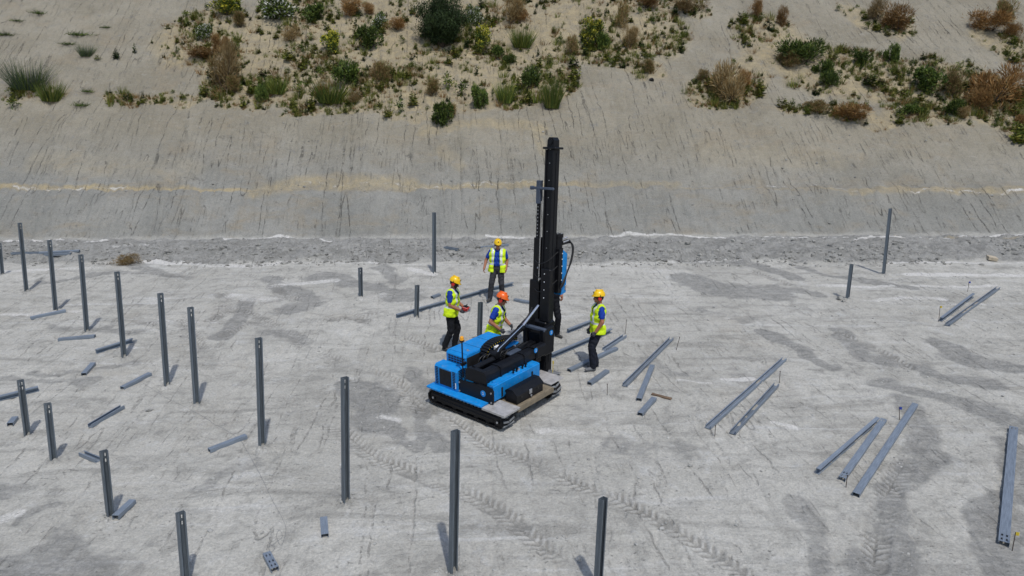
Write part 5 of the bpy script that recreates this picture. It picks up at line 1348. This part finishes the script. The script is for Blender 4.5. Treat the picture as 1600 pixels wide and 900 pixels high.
# ---------------------------------------------------------------- rubble, pins, string and other small things
def rock_template(seed):
    r = np.random.RandomState(seed)
    bm = bmesh.new(); bmesh.ops.create_icosphere(bm, subdivisions=1, radius=1.0)
    co = np.array([v.co[:] for v in bm.verts]); bm.verts.index_update(); fs = [tuple(v.index for v in f.verts) for f in bm.faces]; bm.free()
    co *= (r.uniform(.65, 1.2, (len(co), 1))); co[:, 2] *= .7
    return co, fs
def scatter(name, X, Y, S, mat, label, kind='stuff'):
    T = [rock_template(s) for s in range(6)]; r = np.random.RandomState(len(X))
    V, Fc, nv = [], [], 0
    for i, (x, y, s) in enumerate(zip(X, Y, S)):
        co, fs = T[i % 6]; a = r.uniform(0, 6.28); ca, sa = math.cos(a), math.sin(a); sc = s * r.uniform(.7, 1.3, 3)
        z = ground_z(x, y) + s * .12
        c = co * sc
        V.append(np.stack([x + c[:, 0] * ca - c[:, 1] * sa, y + c[:, 0] * sa + c[:, 1] * ca, z + c[:, 2]], 1)); Fc += [(a_ + nv, b_ + nv, c_ + nv) for a_, b_, c_ in fs]; nv += len(co)
    o = raw(name, np.concatenate(V).tolist(), Fc, mat); tag(o, label, 'rubble' if 'rubble' in name else 'gravel', None, kind)
    return o
def build_misc():
    M['clod'] = simple('clay_clod', (.25, .247, .23), .95, var=.35, scale=3, spec=.1)
    M['clod_pale'] = simple('pale_pebble', (.33, .33, .315), .95, var=.3, scale=3, spec=.1)
    r = np.random.RandomState(4)
    n = 5200
    X = r.uniform(-25, 25, n); t = r.beta(1.5, 2.4, n) * 1.2 - .16; Y = y_band(X) + t * (y_foot(X) - y_band(X))
    keep = fbm(X * .8, Y * .8, 61, 3) > .42
    S = np.clip(r.lognormal(-3.35, .55, n), .012, .12)
    scatter('rubble', X[keep], Y[keep], S[keep], M['clod'], 'loose grey clods along the foot of the slope')
    n = 5200
    Y = r.uniform(8, 24, n); X = r.uniform(-1, 1, n) * (Y * .74); keep = fbm(X * .6, Y * .6, 62, 3) > .47
    px_, py_ = [], []
    for bx_, by_ in POST_BASES:
        for k in range(26): a_, q_ = r.uniform(0, 6.28), .06 + abs(r.normal(0, .10)); px_.append(bx_ + q_ * math.cos(a_)); py_.append(by_ + q_ * math.sin(a_))
    X = np.concatenate([X[keep], px_]); Y = np.concatenate([Y[keep], py_]); n = len(X); keep = np.ones(n, bool)
    scatter('pebbles', X[keep], Y[keep], np.clip(r.lognormal(-4.45, .55, n), .004, .04)[keep], M['clod_pale'], 'small pebbles lying on the grey ground')
    n = 900
    X = r.uniform(-24, 24, n); s = r.uniform(.1, 6.2, n) ; Y = y_foot(X) + s
    scatter('slope_rubble', X, Y, np.clip(r.lognormal(-3.9, .5, n), .01, .07), M['clod'], 'small clods lying on the cut slope')
    # flag pins
    def pin(base, top, label, flag=None, r_=.006):
        b = pick(*base); b.z = ground_z(b.x, b.y)
        d = px_of(b); h = min((i * .01 for i in range(10, 90)), key=lambda l: abs(px_of(b + Vector((0, 0, l)))[1] - top[1]))
        m = F_PX / (b - CAM).dot(FWD); dx = (top[0] - px_of(b + Vector((0, 0, h)))[0]) / m
        bm = bmesh.new(); cyl(bm, (0, 0, -.05), (dx, 0, h), r_, n=6)
        if flag is None:
            cyl(bm, (dx, 0, h - .004), (dx, 0, h + .008), r_ * 2, n=8)
            o = finish('steel_pin', bm, M['rusty']); o.location = b; tag(o, label, 'pin', 'setting-out pins')
        else:
            root = empty('flag_pin', label, 'flag pin', 'setting-out pins', b)
            finish('rod', bm, M['rusty'], root)
            bm = bmesh.new()
            P = [(0, 0), (.02, .008), (.04, -.006), (.058, .004)]
            lo = [bm.verts.new((dx + x, y, h - .05)) for x, y in P]; hi = [bm.verts.new((dx + x, y, h)) for x, y in P]
            for k in range(3): bm.faces.new([lo[k], lo[k + 1], hi[k + 1], hi[k]])
            o = finish('flag', bm, M[flag], root); so = o.modifiers.new('t', 'SOLIDIFY'); so.thickness = .002
    M['rusty'] = simple('rusty_pin', (.05, .035, .028), .8)
    M['flag_yellow'] = simple('yellow_flag', (.55, .42, .03), .7)
    M['flag_blue'] = simple('blue_flag', (.02, .05, .32), .7)
    pin((1467, 502), (1469, 478), 'thin pin with a yellow flag left of the two channels at far right', 'flag_yellow')
    pin((1512, 456), (1514, 440), 'thin pin with a blue flag behind the two channels at far right', 'flag_blue')
    pin((1406, 657), (1405, 636), 'thin pin with a blue flag above the three fanned channels', 'flag_blue')
    pin((1582, 857), (1587, 832), 'thin pin with a yellow flag right of the wide channel', 'flag_yellow')
    for b, t, l in [((977, 521), (979, 500), 'thin pin behind the worker at right'), ((1056, 547), (1062, 527), 'leaning thin pin at the end of the long open channel'), ((949, 617), (949, 600), 'thin pin in bare ground below the worker at right'), ((1218, 598), (1219, 580), 'thin pin at the upper end of the longest open channel'), ((1117, 681), (1118, 665), 'thin pin at the lower end of the longest open channel'), ((1322, 760), (1324, 743), 'thin pin at the lower end of the slotted fanned channel')]:
        pin(b, t, l)
    # wooden batten and pale board
    M['wood'] = simple('weathered_wood', (.14, .095, .06), .85, var=.35, scale=10, bump=.3)
    M['pale_wood'] = simple('pale_board', (.42, .36, .27), .85, var=.15, scale=10)
    def board(a, b, w, t, mat, name, label, cat):
        A, B_ = pick(*a), pick(*b)
        for q in (A, B_): q.z = ground_z(q.x, q.y) + t * .5
        d = (B_ - A); x = d.normalized(); up = Vector((-GB, -GA, 1)); up = (up - x * up.dot(x)).normalized(); y = up.cross(x)
        bm = bmesh.new(); L = d.length; n = 6
        rings = []
        for k in range(n + 1):
            e = k / n; j = lambda: random.uniform(-.004, .004)
            rings.append([bm.verts.new((L * (e - .5) + (random.uniform(-.02, .02) if k in (0, n) else 0), sy * w / 2 + j(), sz * t / 2 + j() * .4)) for sy, sz in ((-1, -1), (1, -1), (1, 1), (-1, 1))])
        for p, q in zip(rings, rings[1:]):
            for k in range(4): bm.faces.new([p[k], p[(k + 1) % 4], q[(k + 1) % 4], q[k]])
        bm.faces.new(rings[0]); bm.faces.new(rings[-1])
        o = finish(name, bm, mat); m = Matrix((x, y, up)).transposed().to_4x4(); m.translation = (A + B_) / 2; o.matrix_world = m
        tag(o, label, cat)
    board((1018, 617), (1048, 626), .07, .03, M['wood'], 'wooden_batten', 'brown weathered wooden batten right of the stubby channel', 'batten')
    board((1542, 406), (1557, 407), .30, .10, M['pale_wood'], 'pale_board', 'pale board lying on the rubble strip at far right', 'board')
    # string and its tangled end
    M['string'] = simple('grey_string', (.17, .18, .20), .8)
    pts = [(223, 598), (262, 622), (300, 642), (336, 662), (370, 683), (388, 708), (403, 736), (420, 772), (432, 795), (446, 824), (444, 846), (438, 854), (432, 840), (437, 832), (441, 842), (428, 852), (420, 858), (424, 864), (430, 858), (421, 852)]
    P = []
    for q in catmull([pick(*p) for p in pts], 8): P.append(Vector((q.x, q.y, ground_z(q.x, q.y) + .008)))
    bm = bmesh.new(); tube(bm, P, .002, 4); tag(finish('string_line', bm, M['string']), 'thin grey string lying across the ground, its end in a tangle', 'string')
    # open post hole
    bm = bmesh.new(); z = ground_z(HOLE.x, HOLE.y); n = 20
    R0 = [bm.verts.new((.075 * math.cos(6.2832 * k / n), .075 * math.sin(6.2832 * k / n), .012 + random.uniform(-.006, .006))) for k in range(n)]
    R1 = [bm.verts.new((.05 * math.cos(6.2832 * k / n), .05 * math.sin(6.2832 * k / n), .004)) for k in range(n)]
    R2 = [bm.verts.new((.047 * math.cos(6.2832 * k / n), .047 * math.sin(6.2832 * k / n), -.45)) for k in range(n)]
    for A, B_ in ((R0, R1), (R1, R2)):
        for k in range(n): bm.faces.new([A[k], A[(k + 1) % n], B_[(k + 1) % n], B_[k]])
    bm.faces.new(R2); o = finish('post_hole', bm, M['clod_pale'], None, True); o.location = (HOLE.x, HOLE.y, z); tag(o, 'small round empty hole in the ground among the left posts', 'hole')
    # dark stone high on the slope
    p = pick(1018, 129); co, fs = rock_template(12)
    o = raw('dark_stone', (co * .13).tolist(), fs, simple('dark_stone', (.02, .02, .02), .9)); o.location = (p.x, p.y, ground_z(p.x, p.y) + .05); tag(o, 'dark round stone alone on the grey slope', 'stone')
    # lumps beside the short post at right
    for k, (x, y, s) in enumerate(((1313, 467, .10), (1318, 471, .07))):
        p = pick(x, y); co, fs = rock_template(20 + k); o = raw('clay_lump', (co * s).tolist(), fs, M['clod']); o.location = (p.x, p.y, ground_z(p.x, p.y) + s * .3)
        tag(o, ('larger' if k == 0 else 'smaller') + ' dark clay lump beside the short post at right', 'lump')
build_terrain()
build_steel()
build_machine()
build_people()
build_plants()
build_misc()
